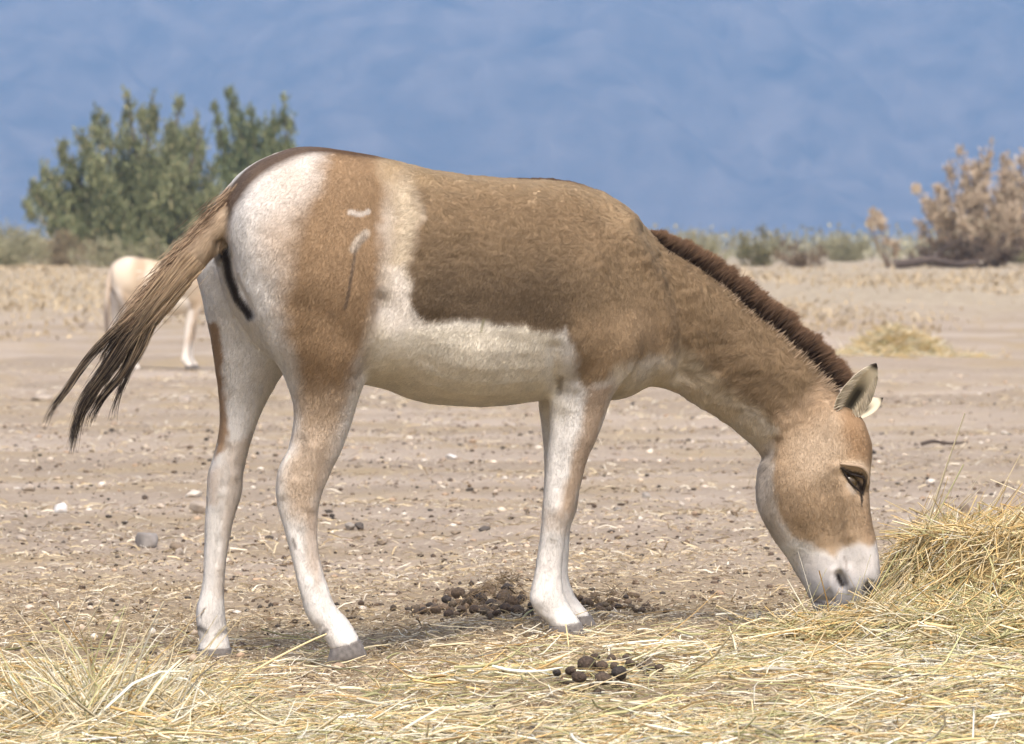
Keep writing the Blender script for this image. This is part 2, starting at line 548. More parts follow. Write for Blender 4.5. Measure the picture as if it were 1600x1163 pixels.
SCULPT = [  # polyline in the animal's side view, radius, lift in metres (muscle, bone and skin folds of its right side)
    ([(1318, 733), (1340, 748), (1348, 768)], 11, -.0070), ([(1310, 730), (1332, 727), (1350, 738), (1355, 755)], 9, .0060),
    ([(1250, 775)], 62, .014), ([(1218, 735), (1205, 790), (1235, 850)], 16, .005), ([(1322, 775), (1328, 835)], 10, .005),
    ([(1292, 770), (1300, 850)], 22, -.006), ([(1310, 899), (1316, 913)], 7, -.014), ([(1302, 893), (1300, 918)], 7, .005), ([(1325, 893), (1330, 915)], 8, .006),
    ([(1359, 918), (1356, 928)], 8, -.014), ([(1272, 938), (1300, 940)], 5, -.005), ([(1280, 915)], 22, .004),
    ([(1210, 690), (1198, 712)], 10, -.008), ([(1305, 655)], 22, .006), ([(1345, 668)], 24, .005),
    ([(1008, 362), (1046, 425), (1066, 500), (1066, 585)], 16, -.015), ([(985, 350), (1030, 435), (1046, 520), (1044, 570)], 24, .014),
    ([(1090, 470), (1180, 560)], 34, .006), ([(1060, 585), (1150, 650)], 18, -.006), ([(960, 560)], 55, .016), ([(930, 420), (960, 520)], 50, .008),
    ([(618, 330), (622, 420), (612, 480)], 40, -.018), ([(530, 285)], 45, .012), ([(480, 470), (520, 540)], 60, .008), ([(455, 400), (470, 520)], 16, -.004),
    ([(598, 470), (590, 540), (572, 585)], 14, -.010), ([(870, 545), (872, 610)], 13, -.014), ([(893, 530), (899, 600)], 12, .007),
    ([(660, 480), (760, 500), (850, 520)], 14, .004), ([(740, 570)], 60, .010), ([(470, 690), (462, 740)], 9, -.006), ([(444, 715), (440, 770)], 9, .005),
    ([(492, 700), (486, 790)], 10, .005), ([(470, 830), (484, 900)], 6, -.003), ([(455, 835), (474, 930)], 5, .002), ([(495, 985)], 9, -.004),
    ([(880, 650), (870, 760)], 9, -.004), ([(875, 800)], 14, .004), ([(862, 850), (858, 910)], 6, -.003), ([(842, 940)], 10, .003),
    ([(355, 700), (350, 760)], 7, -.005), ([(345, 780), (338, 880)], 5, -.003), ([(365, 742)], 9, .004), ([(340, 985)], 8, -.003),
    ([(348, 380), (358, 430), (385, 488)], 9, -.022)]
def relax(me, it=45):
    """blend the limb roots into the trunk"""
    V = get_v(me)
    px, py = project(V)
    Q = np.stack([px, py], 1)
    w_ = np.clip(np.exp(-(line_d(Q, [(470, 330), (500, 470), (560, 560)]) / 75) ** 4) + np.exp(-(line_d(Q, [(900, 440), (940, 580)]) / 70) ** 4)
                 + np.exp(-(line_d(Q, [(1205, 650), (1230, 700), (1290, 640)]) / 38) ** 4) + .35 * np.exp(-(line_d(Q, [(580, 560), (590, 600)]) / 25) ** 4), 0, 1)
    w_ *= sstep(300, 330, py + (px - 300) * .12)
    E = np.empty(len(me.edges) * 2, dtype=np.int32)
    me.edges.foreach_get("vertices", E)
    E = E.reshape(-1, 2)
    deg = np.bincount(E.ravel(), minlength=len(V)).astype(float)
    for _ in range(it):
        S = np.stack([np.bincount(E[:, 0], V[E[:, 1], k], len(V)) + np.bincount(E[:, 1], V[E[:, 0], k], len(V)) for k in range(3)], 1)
        V += (S / deg[:, None] - V) * (w_ * .6)[:, None]
    me.vertices.foreach_set("co", V.astype(np.float32).ravel())
    me.update()
def sculpt(me):
    relax(me)
    V, N = get_v(me), get_n(me)
    px, py = project(V)
    Q = np.stack([px, py], 1)
    view = V - np.array([0, -CAM_D, CAM_H])
    view /= np.linalg.norm(view, axis=1, keepdims=True)
    face = sstep(0.05, 0.5, -(N * view).sum(1))
    d = np.zeros(len(V))
    for line, r, h in SCULPT:
        bony = 1.6 if line[0][0] > 1180 else 1.15
        d += bony * h * np.exp(-(line_d(Q, line) / r) ** 2)
    d *= face
    wool = sstep(1180, 1000, px) * sstep(600, 660, px) * sstep(520, 380, py) + 0.8 * sstep(1000, 1080, px) * sstep(1330, 1230, px) * sstep(720, 640, py)
    d += wool * (fbm(V * np.array([38, 38, 60]), 3, 60) * 0.0020 - np.abs(fbm(V * 55, 2, 61)) * .0022)
    d += fbm(V * 14, 3, 63) * 0.0016
    V += N * d[:, None]
    me.vertices.foreach_set("co", V.astype(np.float32).ravel())
    me.update()

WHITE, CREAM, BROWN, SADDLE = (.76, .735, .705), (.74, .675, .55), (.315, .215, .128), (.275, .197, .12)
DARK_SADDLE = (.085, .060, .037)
COAT = [  # (polygon in the side view, soft edge, colour, strength)
    ([(565, 500), (870, 500), (880, 640), (560, 645)], 25, (.78, .72, .61), 1),
    ([(425, 250), (500, 240), (500, 420), (420, 430), (395, 380)], 40, (.60, .51, .43), .7),
    ([(415, 360), (470, 330), (500, 500), (470, 560), (430, 500)], 30, (.52, .42, .33), .75),
    ([(515, 215), (610, 225), (612, 300), (602, 350), (606, 410), (598, 455), (592, 490), (577, 530), (570, 560), (553, 590), (541, 625), (530, 660), (480, 665),
      (466, 620), (462, 580), (446, 520), (444, 460), (455, 400), (462, 350), (490, 300)], 24, BROWN, 1),
    ([(472, 610), (545, 610), (525, 700), (512, 740), (500, 790), (488, 830), (452, 800), (438, 750), (462, 690)], 22, (.50, .385, .28), .9),
    ([(480, 790), (496, 800), (505, 880), (500, 920), (480, 880)], 10, (.52, .41, .32), .7),
    ([(590, 200), (720, 200), (700, 290), (672, 330), (655, 420), (632, 480), (600, 470), (606, 330)], 20, (.43, .335, .22), .85),
    ([(616, 285), (634, 290), (648, 330), (632, 405), (616, 425), (628, 340)], 12, (.68, .59, .45), .6),
    ([(608, 420), (632, 420), (650, 480), (668, 510), (600, 520)], 16, (.70, .64, .57), .9),
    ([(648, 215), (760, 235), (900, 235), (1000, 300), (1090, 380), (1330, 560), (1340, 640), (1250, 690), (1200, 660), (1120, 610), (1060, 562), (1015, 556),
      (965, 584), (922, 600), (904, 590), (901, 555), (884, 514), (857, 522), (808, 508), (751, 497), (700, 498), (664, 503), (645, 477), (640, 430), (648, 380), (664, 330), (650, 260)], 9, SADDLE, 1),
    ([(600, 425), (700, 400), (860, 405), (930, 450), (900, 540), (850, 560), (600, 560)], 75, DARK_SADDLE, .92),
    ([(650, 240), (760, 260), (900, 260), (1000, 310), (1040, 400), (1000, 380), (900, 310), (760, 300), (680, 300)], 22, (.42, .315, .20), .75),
    ([(590, 205), (700, 205), (676, 290), (650, 292), (628, 272), (600, 285)], 14, (.41, .31, .195), .85),
    ([(905, 500), (1060, 480), (1055, 560), (965, 585), (922, 598), (905, 585)], 26, (.35, .25, .155), .8),
    ([(1060, 540), (1130, 600), (1200, 660), (1240, 690), (1200, 720), (1140, 668), (1080, 625), (1000, 600)], 20, (.66, .56, .42), .95),
    ([(960, 575), (1020, 560), (1060, 600), (1000, 630), (955, 625)], 14, (.70, .62, .50), .9),
    ([(1215, 640), (1300, 590), (1370, 620), (1385, 850), (1330, 850), (1300, 868), (1240, 842), (1212, 800), (1205, 740)], 10, (.455, .335, .225), 1),
    ([(1315, 630), (1380, 640), (1372, 720), (1330, 715), (1308, 690)], 14, (.36, .23, .13), .8),
    ([(1345, 760), (1385, 760), (1382, 850), (1350, 845)], 9, (.36, .255, .165), .7),
    ([(1180, 700), (1212, 690), (1208, 760), (1216, 810), (1240, 850), (1200, 850), (1180, 780)], 8, (.64, .57, .50), .9),
    ([(1240, 690), (1300, 640), (1318, 700), (1290, 760), (1240, 740)], 25, (.54, .43, .32), .7),
    ([(1240, 862), (1300, 872), (1330, 852), (1390, 848), (1390, 980), (1250, 980)], 7, (.62, .59, .57), 1),
    ([(1255, 893), (1300, 905), (1345, 902), (1392, 890), (1392, 985), (1250, 985)], 18, (.35, .345, .36), .9),
    ([(922, 602), (960, 600), (944, 668), (922, 722), (910, 770), (896, 805), (868, 806), (876, 770), (890, 740), (900, 690)], 10, (.44, .335, .245), .95),
    ([(848, 790), (900, 800), (890, 835), (850, 830)], 10, (.60, .51, .43), .6),
    ([(325, 500), (340, 500), (352, 580), (356, 640), (352, 700), (335, 720), (330, 640)], 6, (.36, .235, .14), .95),
    ([(322, 730), (345, 730), (340, 790), (322, 790)], 10, (.53, .42, .33), .6),
    ([(352, 690), (395, 680), (382, 760), (368, 830), (352, 930), (336, 930), (350, 830)], 9, (.60, .50, .41), .6),
    ]
MARKS = [
    ([(350, 366), (352, 392), (358, 430), (370, 464), (390, 491)], 8, (.035, .03, .03), 1),  # thin marks: polyline, radius, colour, strength
    ([(548, 331), (565, 334), (575, 330)], 4.5, (.66, .60, .54), .85), ([(572, 364), (560, 375), (553, 388)], 7, (.55, .49, .42), .75), ([(570, 370), (558, 384)], 4, (.22, .18, .14), .7),
    ([(556, 390), (551, 420), (545, 460), (540, 480)], 2.6, (.14, .105, .08), .8),
    ([(1309, 900), (1316, 914)], 4.5, (.03, .025, .025), 1), ([(1358, 921), (1355, 930)], 7, (.025, .02, .02), 1), ([(1272, 940), (1300, 946)], 2.5, (.06, .05, .05), .9),
    ([(1314, 731), (1330, 738), (1349, 741), (1352, 752), (1348, 772)], 2.2, (.03, .022, .018), .95), ([(1318, 736), (1330, 755), (1344, 768), (1347, 782)], 2.2, (.03, .022, .018), .9),
    ([(1326, 743), (1340, 752), (1346, 764)], 4.6, (.03, .022, .018), 1),
    ([(1347, 770), (1346, 790)], 1.6, (.03, .022, .018), .85), ([(1326, 758), (1334, 768)], 5, (.50, .44, .38), .6), ([(1318, 722), (1345, 724), (1357, 745)], 4.5, (.56, .45, .33), .7),
    ([(1320, 870), (1324, 892)], 2, (.30, .26, .24), .7), ([(311, 980), (322, 986)], 4, (.10, .09, .085), .8), ([(338, 992), (350, 985)], 4, (.12, .10, .09), .7),
    ([(314, 962), (320, 950)], 1.6, (.10, .08, .07), .8), ([(504, 992), (510, 984)], 4, (.13, .11, .10), .7), ([(458, 842), (462, 856)], 2.5, (.12, .10, .09), .7),
    ([(878, 590), (874, 612)], 5, (.22, .18, .13), .6), ([(756, 500), (753, 516)], 2, (.20, .19, .09), .7)]
def coat(V):
    """coat colour of points on the animal"""
    px, py = project(V)
    Q = np.stack([px, py], 1)
    n1 = fbm(V * 22, 3, 71)
    n2 = fbm(V * 60, 2, 75)
    Q = Q + np.stack([fbm(V * 30, 3, 81), fbm(V * 30 + 9, 3, 84)], 1) * 5
    c = np.tile(np.array(WHITE), (len(V), 1))
    def near_box(QQ, pts, pad):
        a_ = np.asarray(pts, dtype=float)
        lo, hi = a_.min(0) - pad, a_.max(0) + pad
        return np.where((QQ[:, 0] > lo[0]) & (QQ[:, 0] < hi[0]) & (QQ[:, 1] > lo[1]) & (QQ[:, 1] < hi[1]))[0]
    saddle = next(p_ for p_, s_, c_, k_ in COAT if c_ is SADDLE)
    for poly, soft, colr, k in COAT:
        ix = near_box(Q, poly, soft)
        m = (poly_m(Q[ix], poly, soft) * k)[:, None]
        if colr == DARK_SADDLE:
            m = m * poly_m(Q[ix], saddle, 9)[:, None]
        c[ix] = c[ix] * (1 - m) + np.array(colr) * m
    Q0 = np.stack([px, py], 1)
    for line, r, colr, k in MARKS:
        ix = near_box(Q0, line, r * 2)
        m = (np.exp(-(line_d(Q0[ix], line) / r) ** 4) * k)[:, None]
        c[ix] = c[ix] * (1 - m) + np.array(colr) * m
    # dark stripe down the spine (a real mark, by distance from the middle plane)
    lat = np.abs(V[:, 1] - tilt(px) + .045 * sstep(640, 540, px)) * 0.94 / (1 + .5 * sstep(640, 540, px))
    top = py - np.interp(px, [a[0] for a in TORSO], [a[1] for a in TORSO])
    m = (np.exp(-(lat / 0.036) ** 4) * sstep(60, 20, top) * (sstep(640, 560, px) + sstep(780, 820, px) * sstep(1000, 940, px) + 0.25) * (px > 345))[:, None]
    m = np.clip(m, 0, 1) * 0.92
    c = c * (1 - m) + np.array((.10, .058, .033)) * m
    # tail: dark upper edge, tan shaft
    tl = line_d(Q, [(372, 315), (340, 352), (300, 400), (255, 455), (205, 512), (185, 535)])
    tm = (sstep(34, 24, tl) * sstep(368, 352, px) * (V[:, 1] < -0.16))[:, None]
    up = sstep(20, 40, line_d(Q, [(366, 345), (330, 396), (300, 430), (270, 470), (230, 510), (196, 540)]))[:, None]
    tcol = np.array((.54, .42, .30)) * (1 - up) + np.array((.20, .13, .085)) * up
    c = c * (1 - tm) + tcol * tm
    return c * (1 + 0.06 * n1 + 0.05 * n2)[:, None]

def hair(name, PTS, rad, colr, nrm, mat, parent, off):
    S, K, _ = PTS.shape
    cu = bpy.data.hair_curves.new(name)
    cu.add_curves([K] * S)
    cu.position_data.foreach_set("vector", (PTS - off).astype(np.float32).ravel())
    r = cu.attributes.get("radius") or cu.attributes.new("radius", 'FLOAT', 'POINT')
    r.data.foreach_set("value", np.broadcast_to(rad, (S, K)).astype(np.float32).ravel())
    a = cu.attributes.new("col", 'FLOAT_COLOR', 'POINT')
    c = np.ones((S, K, 4), dtype=np.float32)
    c[..., :3] = np.clip(colr, 0, 1) if colr.ndim == 3 else np.clip(colr, 0, 1)[:, None, :]
    a.data.foreach_set("color", c.ravel())
    n = cu.attributes.new("nrm", 'FLOAT_VECTOR', 'POINT')
    n.data.foreach_set("vector", np.repeat(nrm[:, None, :], K, axis=1).astype(np.float32).ravel())
    return obj(name, cu, mat, parent)

def fur_material():
    m = material("fur", 0.62, attr="col", spec=0.12)
    t = m.node_tree
    a = t.nodes.new("ShaderNodeAttribute")
    a.attribute_name = "nrm"
    t.links.new(a.outputs["Vector"], t.nodes["Principled BSDF"].inputs["Normal"])
    return m
M_FUR = fur_material()
M_SKIN = add_noise_bump(material("coat", 0.75, attr="col", spec=0.15), 300, 0.15, 0.002)
M_HOOF = add_noise_bump(material("hoof_horn", 0.55, (0.17, 0.155, 0.145)), 90, 0.3, 0.003, mix=0.35)
M_EYE = material("eye_glass", 0.12, (0.085, 0.058, 0.028), spec=0.6)
M_LID = material("eyelid_skin", 0.5, (0.028, 0.02, 0.016))
M_LASH = material("eyelid_fur", 0.7, (0.36, 0.27, 0.19))
M_EAR = add_noise_bump(material("ear_skin", 0.8, attr="col", spec=0.1), 200, 0.2, 0.002)

def hoof_mesh(top_l, top_r, sole_l, sole_r, y, off):
    """wall of horn from the hairline to the sole, outline given in the side view"""
    rows = []
    for t in (0.0, 0.1, 0.5, 0.92, 1.0):
        k = min(1, t)
        a = np.array(top_l) * (1 - k) + np.array(sole_l) * k
        b = np.array(top_r) * (1 - k) + np.array(sole_r) * k
        hw = 0.031 + 0.007 * k - (0.004 if t == 1.0 else 0)
        rows.append((a[0], a[1], b[0], b[1], y, hw, 12))
    V, F = loft(rows, 1, 20)
    me = bpy.data.meshes.new("hoof")
    me.from_pydata((V - off).tolist(), [], F)
    me.polygons.foreach_set("use_smooth", np.ones(len(me.polygons), dtype=bool))
    return me
HOOVES = [((516, 1014), (563, 999), (510, 1037), (574, 1024), -.24), ((309, 1014), (361, 1012), (304, 1037), (368, 1036), .02),
          ((858, 980), (908, 972), (858, 1003), (918, 995), -.03), ((880, 964), (924, 961), (882, 988), (935, 983), .21)]

def ear_mesh(base, tip, wid, open_dir, off, twist):
    """cupped leaf-shaped ear with thickness: base, tip (world), half width, direction the cup opens to"""
    base, tip = np.array(base), np.array(tip)
    ax = tip - base
    Ln = np.linalg.norm(ax)
    ax = ax / Ln
    od = np.array(open_dir, dtype=float)
    od -= ax * (od @ ax)
    od /= np.linalg.norm(od)
    sd = np.cross(ax, od)
    nu, nv = 22, 15
    out, inn, cu_o, cu_i = [], [], [], []
    for i in range(nu):
        t = i / (nu - 1)
        prof = wid * (0.50 + 1.15 * math.sin(min(1, t * 1.02 + .06) * math.pi * 0.62 + .25) - .72) * 2.0 if False else wid * (np.interp(t, [0, .12, .3, .5, .7, .85, .95, 1], [.55, .78, 1, 1, .80, .52, .25, .04]))
        depth = prof * np.interp(t, [0, .3, .7, 1], [.9, .55, .35, .15])
        for j in range(nv):
            a = (j / (nv - 1) - .5) * 2
            wob = 0.0015 * math.sin(9 * t + 3 * a)
            p = base + ax * Ln * t + sd * prof * math.sin(a * 1.45) / math.sin(1.45) - od * depth * (math.cos(a * 1.45) - .12) + od * wob
            p = p + od * 0.012 * t * t * twist
            out.append(p)
            th = 0.0035 * (1 - abs(a) ** 3) + 0.0012
            inn.append(p + od * th - sd * a * 0.0012)
            edge = abs(a)
            blk = sstep(.86, .96, np.array(t))
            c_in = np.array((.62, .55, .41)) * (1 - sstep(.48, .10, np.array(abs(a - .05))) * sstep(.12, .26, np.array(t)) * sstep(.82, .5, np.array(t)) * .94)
            if edge > .86:
                c_in = np.array((.76, .70, .58))
            c_out = np.array((.50, .38, .26))
            k = float(blk)
            cu_i.append(c_in * (1 - k) + np.array((.04, .03, .022)) * k)
            cu_o.append(c_out * (1 - k) + np.array((.035, .026, .02)) * k)
    V = np.array(out + inn) - off
    C = np.array(cu_o + cu_i)
    n = nu * nv
    F = []
    for i in range(nu - 1):
        for j in range(nv - 1):
            a, b, c, d = i * nv + j, i * nv + j + 1, (i + 1) * nv + j + 1, (i + 1) * nv + j
            F.append((a, d, c, b))
            F.append((a + n, b + n, c + n, d + n))
        for j in (0, nv - 1):
            a, d = i * nv + j, (i + 1) * nv + j
            F.append((a, a + n, d + n, d))
    for i in (0, nu - 1):
        for j in range(nv - 1):
            a, b = i * nv + j, i * nv + j + 1
            F.append((a, b, b + n, a + n))
    me = mesh_np("ear", V, np.array(F), C, smooth=True)
    hair_rows = (np.array(inn).reshape(nu, nv, 3), ax, sd, od)
    return me, hair_rows

def surf(V, N, px, py, r=4):
    """front surface point of the mesh at a pixel"""
    qx, qy = project(V)
    k = np.where((np.hypot(qx - px, qy - py) < r) & (N[:, 1] < 0))[0]
    i = k[np.argmin(V[k, 1])]
    return V[i], N[i]

def build_onager():
    O = np.array([-0.2, 0.0, 0.0])
    root = empty("onager", O, "brown and white onager grazing from the hay heap, seen from its right side", "wild ass")
    me = build_body(TAIL, 0.006)
    sculpt(me)
    V, N = get_v(me), get_n(me)
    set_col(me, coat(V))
    # ---- short coat
    T = np.empty(len(me.loop_triangles) * 3, dtype=np.int32) if False else None
    me.calc_loop_triangles()
    T = np.empty(len(me.loop_triangles) * 3, dtype=np.int32)
    me.loop_triangles.foreach_get("vertices", T)
    T = T.reshape(-1, 3)
    ar = np.linalg.norm(np.cross(V[T[:, 1]] - V[T[:, 0]], V[T[:, 2]] - V[T[:, 0]]), axis=1) / 2
    nt_ = N[T].mean(1)
    wgt = ar * np.where(nt_[:, 1] < 0.25, 1.0, 0.3)
    cnt = 520000
    pick = rng.choice(len(T), cnt, p=wgt / wgt.sum())
    bc = rng.dirichlet((1, 1, 1), cnt)
    R0 = (V[T[pick]] * bc[..., None]).sum(1)
    NN = (N[T[pick]] * bc[..., None]).sum(1)
    NN /= np.linalg.norm(NN, axis=1, keepdims=True)
    px, py = project(R0)
    Q = np.stack([px, py], 1)
    leg = sstep(600, 680, py) * (px < 1150)
    head = sstep(1190, 1230, px) * sstep(640, 700, py + (px - 1200) * 0.3)
    neck = sstep(1030, 1080, px) * (1 - head)
    tors = 1 - np.clip(leg + head + neck, 0, 1)
    dirv = tors[:, None] * np.array([-.55, 0, -.8]) + leg[:, None] * np.array([-.05, 0, -1]) + head[:, None] * np.array([.1, 0, -1]) + neck[:, None] * np.array([-.45, 0, -.75])
    tailm = sstep(372, 350, px) * (R0[:, 1] < -.16) * sstep(40, 30, line_d(Q, [(372, 315), (300, 400), (205, 512)]))
    dirv = dirv * (1 - tailm[:, None]) + np.array([-.7, 0, -.75]) * tailm[:, None]
    cl = np.stack([fbm(R0 * 26, 2, 90), fbm(R0 * 26 + 5, 2, 92), fbm(R0 * 26 + 11, 2, 94)], 1)
    wool = np.clip(sstep(600, 680, px) * sstep(470, 330, py) + neck + 0.15, 0, 1) * (1 - leg)
    dirv = dirv + cl * (0.18 + 0.6 * wool)[:, None] + rng.normal(size=(cnt, 3)) * 0.11
    dirv -= NN * (dirv * NN).sum(1, keepdims=True)
    dirv /= np.linalg.norm(dirv, axis=1, keepdims=True) + 1e-9
    ln = (0.0068 * tors + 0.005 * leg + 0.0048 * head + 0.0085 * neck + 0.003 * wool + 0.016 * tailm) * rng.uniform(.6, 1.35, cnt)
    face = sstep(90, 60, line_d(Q, [(1320, 905)]))
    ln *= 1 - 0.6 * face
    ln *= 1 - 0.75 * np.exp(-(line_d(Q, [(1320, 735), (1345, 768)]) / 13) ** 2)
    lift = (0.20 + 0.25 * wool)[:, None]
    d1 = dirv + NN * lift * 1.5
    d1 /= np.linalg.norm(d1, axis=1, keepdims=True)
    d2 = dirv + NN * lift * 0.5
    d2 /= np.linalg.norm(d2, axis=1, keepdims=True)
    P1 = R0 + d1 * (ln * .5)[:, None]
    P2 = P1 + d2 * (ln * .5)[:, None]
    PTS = np.stack([R0 - NN * .001, P1, P2], 1)
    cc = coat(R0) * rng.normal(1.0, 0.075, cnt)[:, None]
    tipc = cc * 1.06
    colr = np.stack([cc * .93, cc, tipc], 1)
    hn = NN + rng.normal(size=(cnt, 3)) * 0.12 + dirv * 0.12 + cl * (.05 + .15 * wool)[:, None]
    hn /= np.linalg.norm(hn, axis=1, keepdims=True)
    body = obj("body", me, M_SKIN, root)
    me.vertices.foreach_set("co", (V - O).astype(np.float32).ravel())
    me.update()
    fur = hair("fur", PTS, np.array([.00055, .00045, .0001])[None, :], colr, hn, M_FUR, root, O)
    # ---- mane: upright dark brush along the crest
    crest = catmull(np.array([(1012, 366), (1036, 386), (1077, 412), (1128, 448), (1173, 486), (1220, 522), (1256, 552), (1290, 586), (1308, 606)], dtype=float), 12)
    n = 26000
    t = rng.uniform(0, len(crest) - 1.001, n)
    i0 = t.astype(int)
    fr = (t - i0)[:, None]
    cp = crest[i0] * (1 - fr) + crest[i0 + 1] * fr
    tg = crest[i0 + 1] - crest[i0]
    tg /= np.linalg.norm(tg, axis=1, keepdims=True)
    nm = np.stack([tg[:, 1], -tg[:, 0]], 1)
    s = t / (len(crest) - 1)
    yc = tilt(cp[:, 0])
    lat = rng.normal(0, .013, n)
    root_px = cp - nm * rng.uniform(2, 10, n)[:, None]
    A = np.array([P(a, b, c) for (a, b), c in zip(root_px, yc)]) + np.stack([0 * lat, lat, 0 * lat], 1)
    Lh = np.interp(s, [0, .06, .2, .5, .8, 1], [12, 24, 35, 40, 40, 33]) * (1 + .13 * vnoise(np.stack([s * 55, 0 * s, 0 * s], 1), 3)) * rng.uniform(.72, 1.08, n)
    clump = vnoise(np.stack([s * 42, 0 * s, 0 * s + 3], 1), 5) * .13
    fringe = rng.random(n) < .14
    dx = nm + tg * (clump + rng.normal(0, .10, n) + .06)[:, None]
    dx /= np.linalg.norm(dx, axis=1, keepdims=True)
    d3 = np.stack([dx[:, 0], lat * 12 + rng.normal(0, .10, n), -dx[:, 1]], 1)
    d3 /= np.linalg.norm(d3, axis=1, keepdims=True)
    Lm = Lh / 575.0 * np.where(fringe, .42, 1)
    A[fringe, 1] -= rng.uniform(.01, .035, fringe.sum())
    A[fringe] -= (np.stack([nm[:, 0], 0 * s, -nm[:, 1]], 1) * (rng.uniform(4, 16, n) / 590)[:, None])[fringe]
    bend = np.stack([tg[:, 0], 0 * s, -tg[:, 1]], 1) * (Lm * rng.normal(.05, .08, n))[:, None]
    PT = np.stack([A, A + d3 * (Lm * .4)[:, None], A + d3 * (Lm * .75)[:, None] + bend * .5, A + d3 * Lm[:, None] + bend], 1)
    dk = np.array((.035, .021, .013)) * rng.normal(1, .25, n)[:, None]
    lt = np.array((.36, .27, .185)) * rng.normal(1, .15, n)[:, None]
    base = np.where(fringe[:, None], lt, dk)
    tipm = np.where(fringe[:, None], lt, np.array((.17, .10, .058)) * rng.normal(1, .25, n)[:, None])
    cm = np.stack([base, base, base * .6 + tipm * .4, tipm], 1)
    nn = np.stack([0 * s, -np.ones(n) + rng.normal(0, .3, n), .6 + rng.normal(0, .3, n)], 1)
    nn /= np.linalg.norm(nn, axis=1, keepdims=True)
    o = hair("mane", PT, np.array([.0008, .0007, .0006, .0002])[None, :], cm, nn, M_FUR, root, O)
    o["label"] = "short upright dark brown mane"
    # ---- forelock / poll tuft belongs to the mane; long tail hair in separate locks
    LOCKS = [  # control pixels, strands, spread px at the start, spread at the end
        ([(262, 430), (228, 470), (195, 505), (167, 530), (135, 563), (103, 611), (83, 636), (67, 668)], 130, 9, 1.6),
        ([(282, 428), (252, 465), (226, 499), (203, 528), (180, 563), (150, 602), (130, 632), (117, 665), (109, 710)], 300, 10, 3),
        ([(270, 438), (242, 474), (217, 506), (194, 536), (170, 574), (146, 615), (125, 650), (113, 692)], 190, 10, 3),
        ([(276, 442), (250, 476), (228, 507), (211, 545), (191, 585), (163, 618), (146, 646), (138, 670)], 110, 9, 2),
        ([(280, 445), (256, 480), (238, 508), (222, 545), (204, 575), (190, 605), (179, 635), (175, 660)], 60, 7, 1.2),
        ([(268, 430), (236, 470), (210, 502), (184, 540), (158, 580), (138, 605), (124, 626)], 50, 10, 4),
        ([(300, 398), (262, 440), (228, 476), (200, 505), (180, 528), (164, 550), (154, 566)], 110, 11, 6),
        ([(300, 412), (268, 452), (240, 490), (218, 520), (204, 545), (196, 566), (190, 586)], 110, 10, 5)]
    allp, allc = [], []
    for ctrl, ns, s0, s1 in LOCKS:
        path = catmull(np.array(ctrl, dtype=float), 6)
        K = 14
        path = np.stack([np.interp(np.linspace(0, 1, K), np.linspace(0, 1, len(path)), path[:, j_]) for j_ in (0, 1)], 1)
        e = np.linspace(0, 1, K)
        tgp = np.gradient(path, axis=0)
        tgp /= np.linalg.norm(tgp, axis=1, keepdims=True)
        nmp = np.stack([tgp[:, 1], -tgp[:, 0]], 1)
        ns = int(ns * 1.25)
        a0 = rng.normal(0, 1, ns)
        b0 = rng.normal(0, 1, ns)
        ph = rng.uniform(0, 6.28, ns)
        end = rng.uniform(.60, 1.0, ns)
        for q in range(ns):
            ee = e * end[q]
            pxs = np.stack([np.interp(ee, e, path[:, 0]), np.interp(ee, e, path[:, 1])], 1)
            spr = s0 * (1 - ee) ** 1.7 + s1 * 1.5
            nm2 = np.stack([np.interp(ee, e, nmp[:, 0]), np.interp(ee, e, nmp[:, 1])], 1)
            pxs = pxs + nm2 * (a0[q] * spr * .55 + 2.2 * np.sin(ph[q] + ee * 8) * ee + rng.normal(0, 3.5) * ee ** 2)[:, None]
            yy = -.25 + b0[q] * (.016 * (1 - ee) + .008) + .012 * ee * math.sin(ph[q])
            allp.append(np.array([P(u_, v_, y_) for (u_, v_), y_ in zip(pxs, yy)]))
            black = np.array((.022, .017, .014)) * rng.uniform(.6, 1.7)
            tan = np.array((.46, .34, .22)) * rng.uniform(.5, 1.2)
            k = sstep(.10, .42, ee + rng.normal(0, .13))[:, None]
            if rng.random() < .2:
                k = k * .55
            allc.append(tan * (1 - k) + black * k)
    PT = np.array(allp)
    n = len(PT)
    nn = np.stack([rng.normal(-.2, .3, n), -np.ones(n), .5 + rng.normal(0, .3, n)], 1)
    nn /= np.linalg.norm(nn, axis=1, keepdims=True)
    rr = np.interp(np.linspace(0, 1, PT.shape[1]), [0, .5, .9, 1], [.0005, .00055, .0004, .00015])[None, :]
    o = hair("tail_hair", PT, rr, np.array(allc), nn, M_FUR, root, O)
    o["label"] = "long black hair of the tail tuft in loose locks"
    # fuzz along the top edge of the tail
    n = 3200
    ctrl = catmull(np.array([(368, 300), (330, 345), (290, 392), (250, 440), (210, 500)], dtype=float), 10)
    t = rng.uniform(0, len(ctrl) - 1.01, n)
    i0 = t.astype(int)
    cp = ctrl[i0] + (ctrl[i0 + 1] - ctrl[i0]) * (t - i0)[:, None]
    cp = cp + rng.normal(0, 8, (n, 2))
    yy = np.interp(cp[:, 0], [200, 370], [-.25, -.205]) - rng.uniform(.02, .038, n)
    A = np.array([P(a, b, c) for (a, b), c in zip(cp, yy)])
    L_ = rng.uniform(.02, .055, n)
    dd = np.stack([-.66 + rng.normal(0, .07, n), rng.normal(-.02, .07, n), -.74 + rng.normal(.04, .09, n)], 1)
    dd /= np.linalg.norm(dd, axis=1, keepdims=True)
    PT = np.stack([A, A + dd * (L_ * .5)[:, None], A + dd * L_[:, None] + np.array([-.01, 0, .004]) * (L_ / .08)[:, None]], 1)
    up = (rng.random(n) < .42)[:, None]
    cm = np.where(up, np.array((.11, .07, .045)), np.array((.42, .31, .21))) * rng.normal(1, .2, n)[:, None]
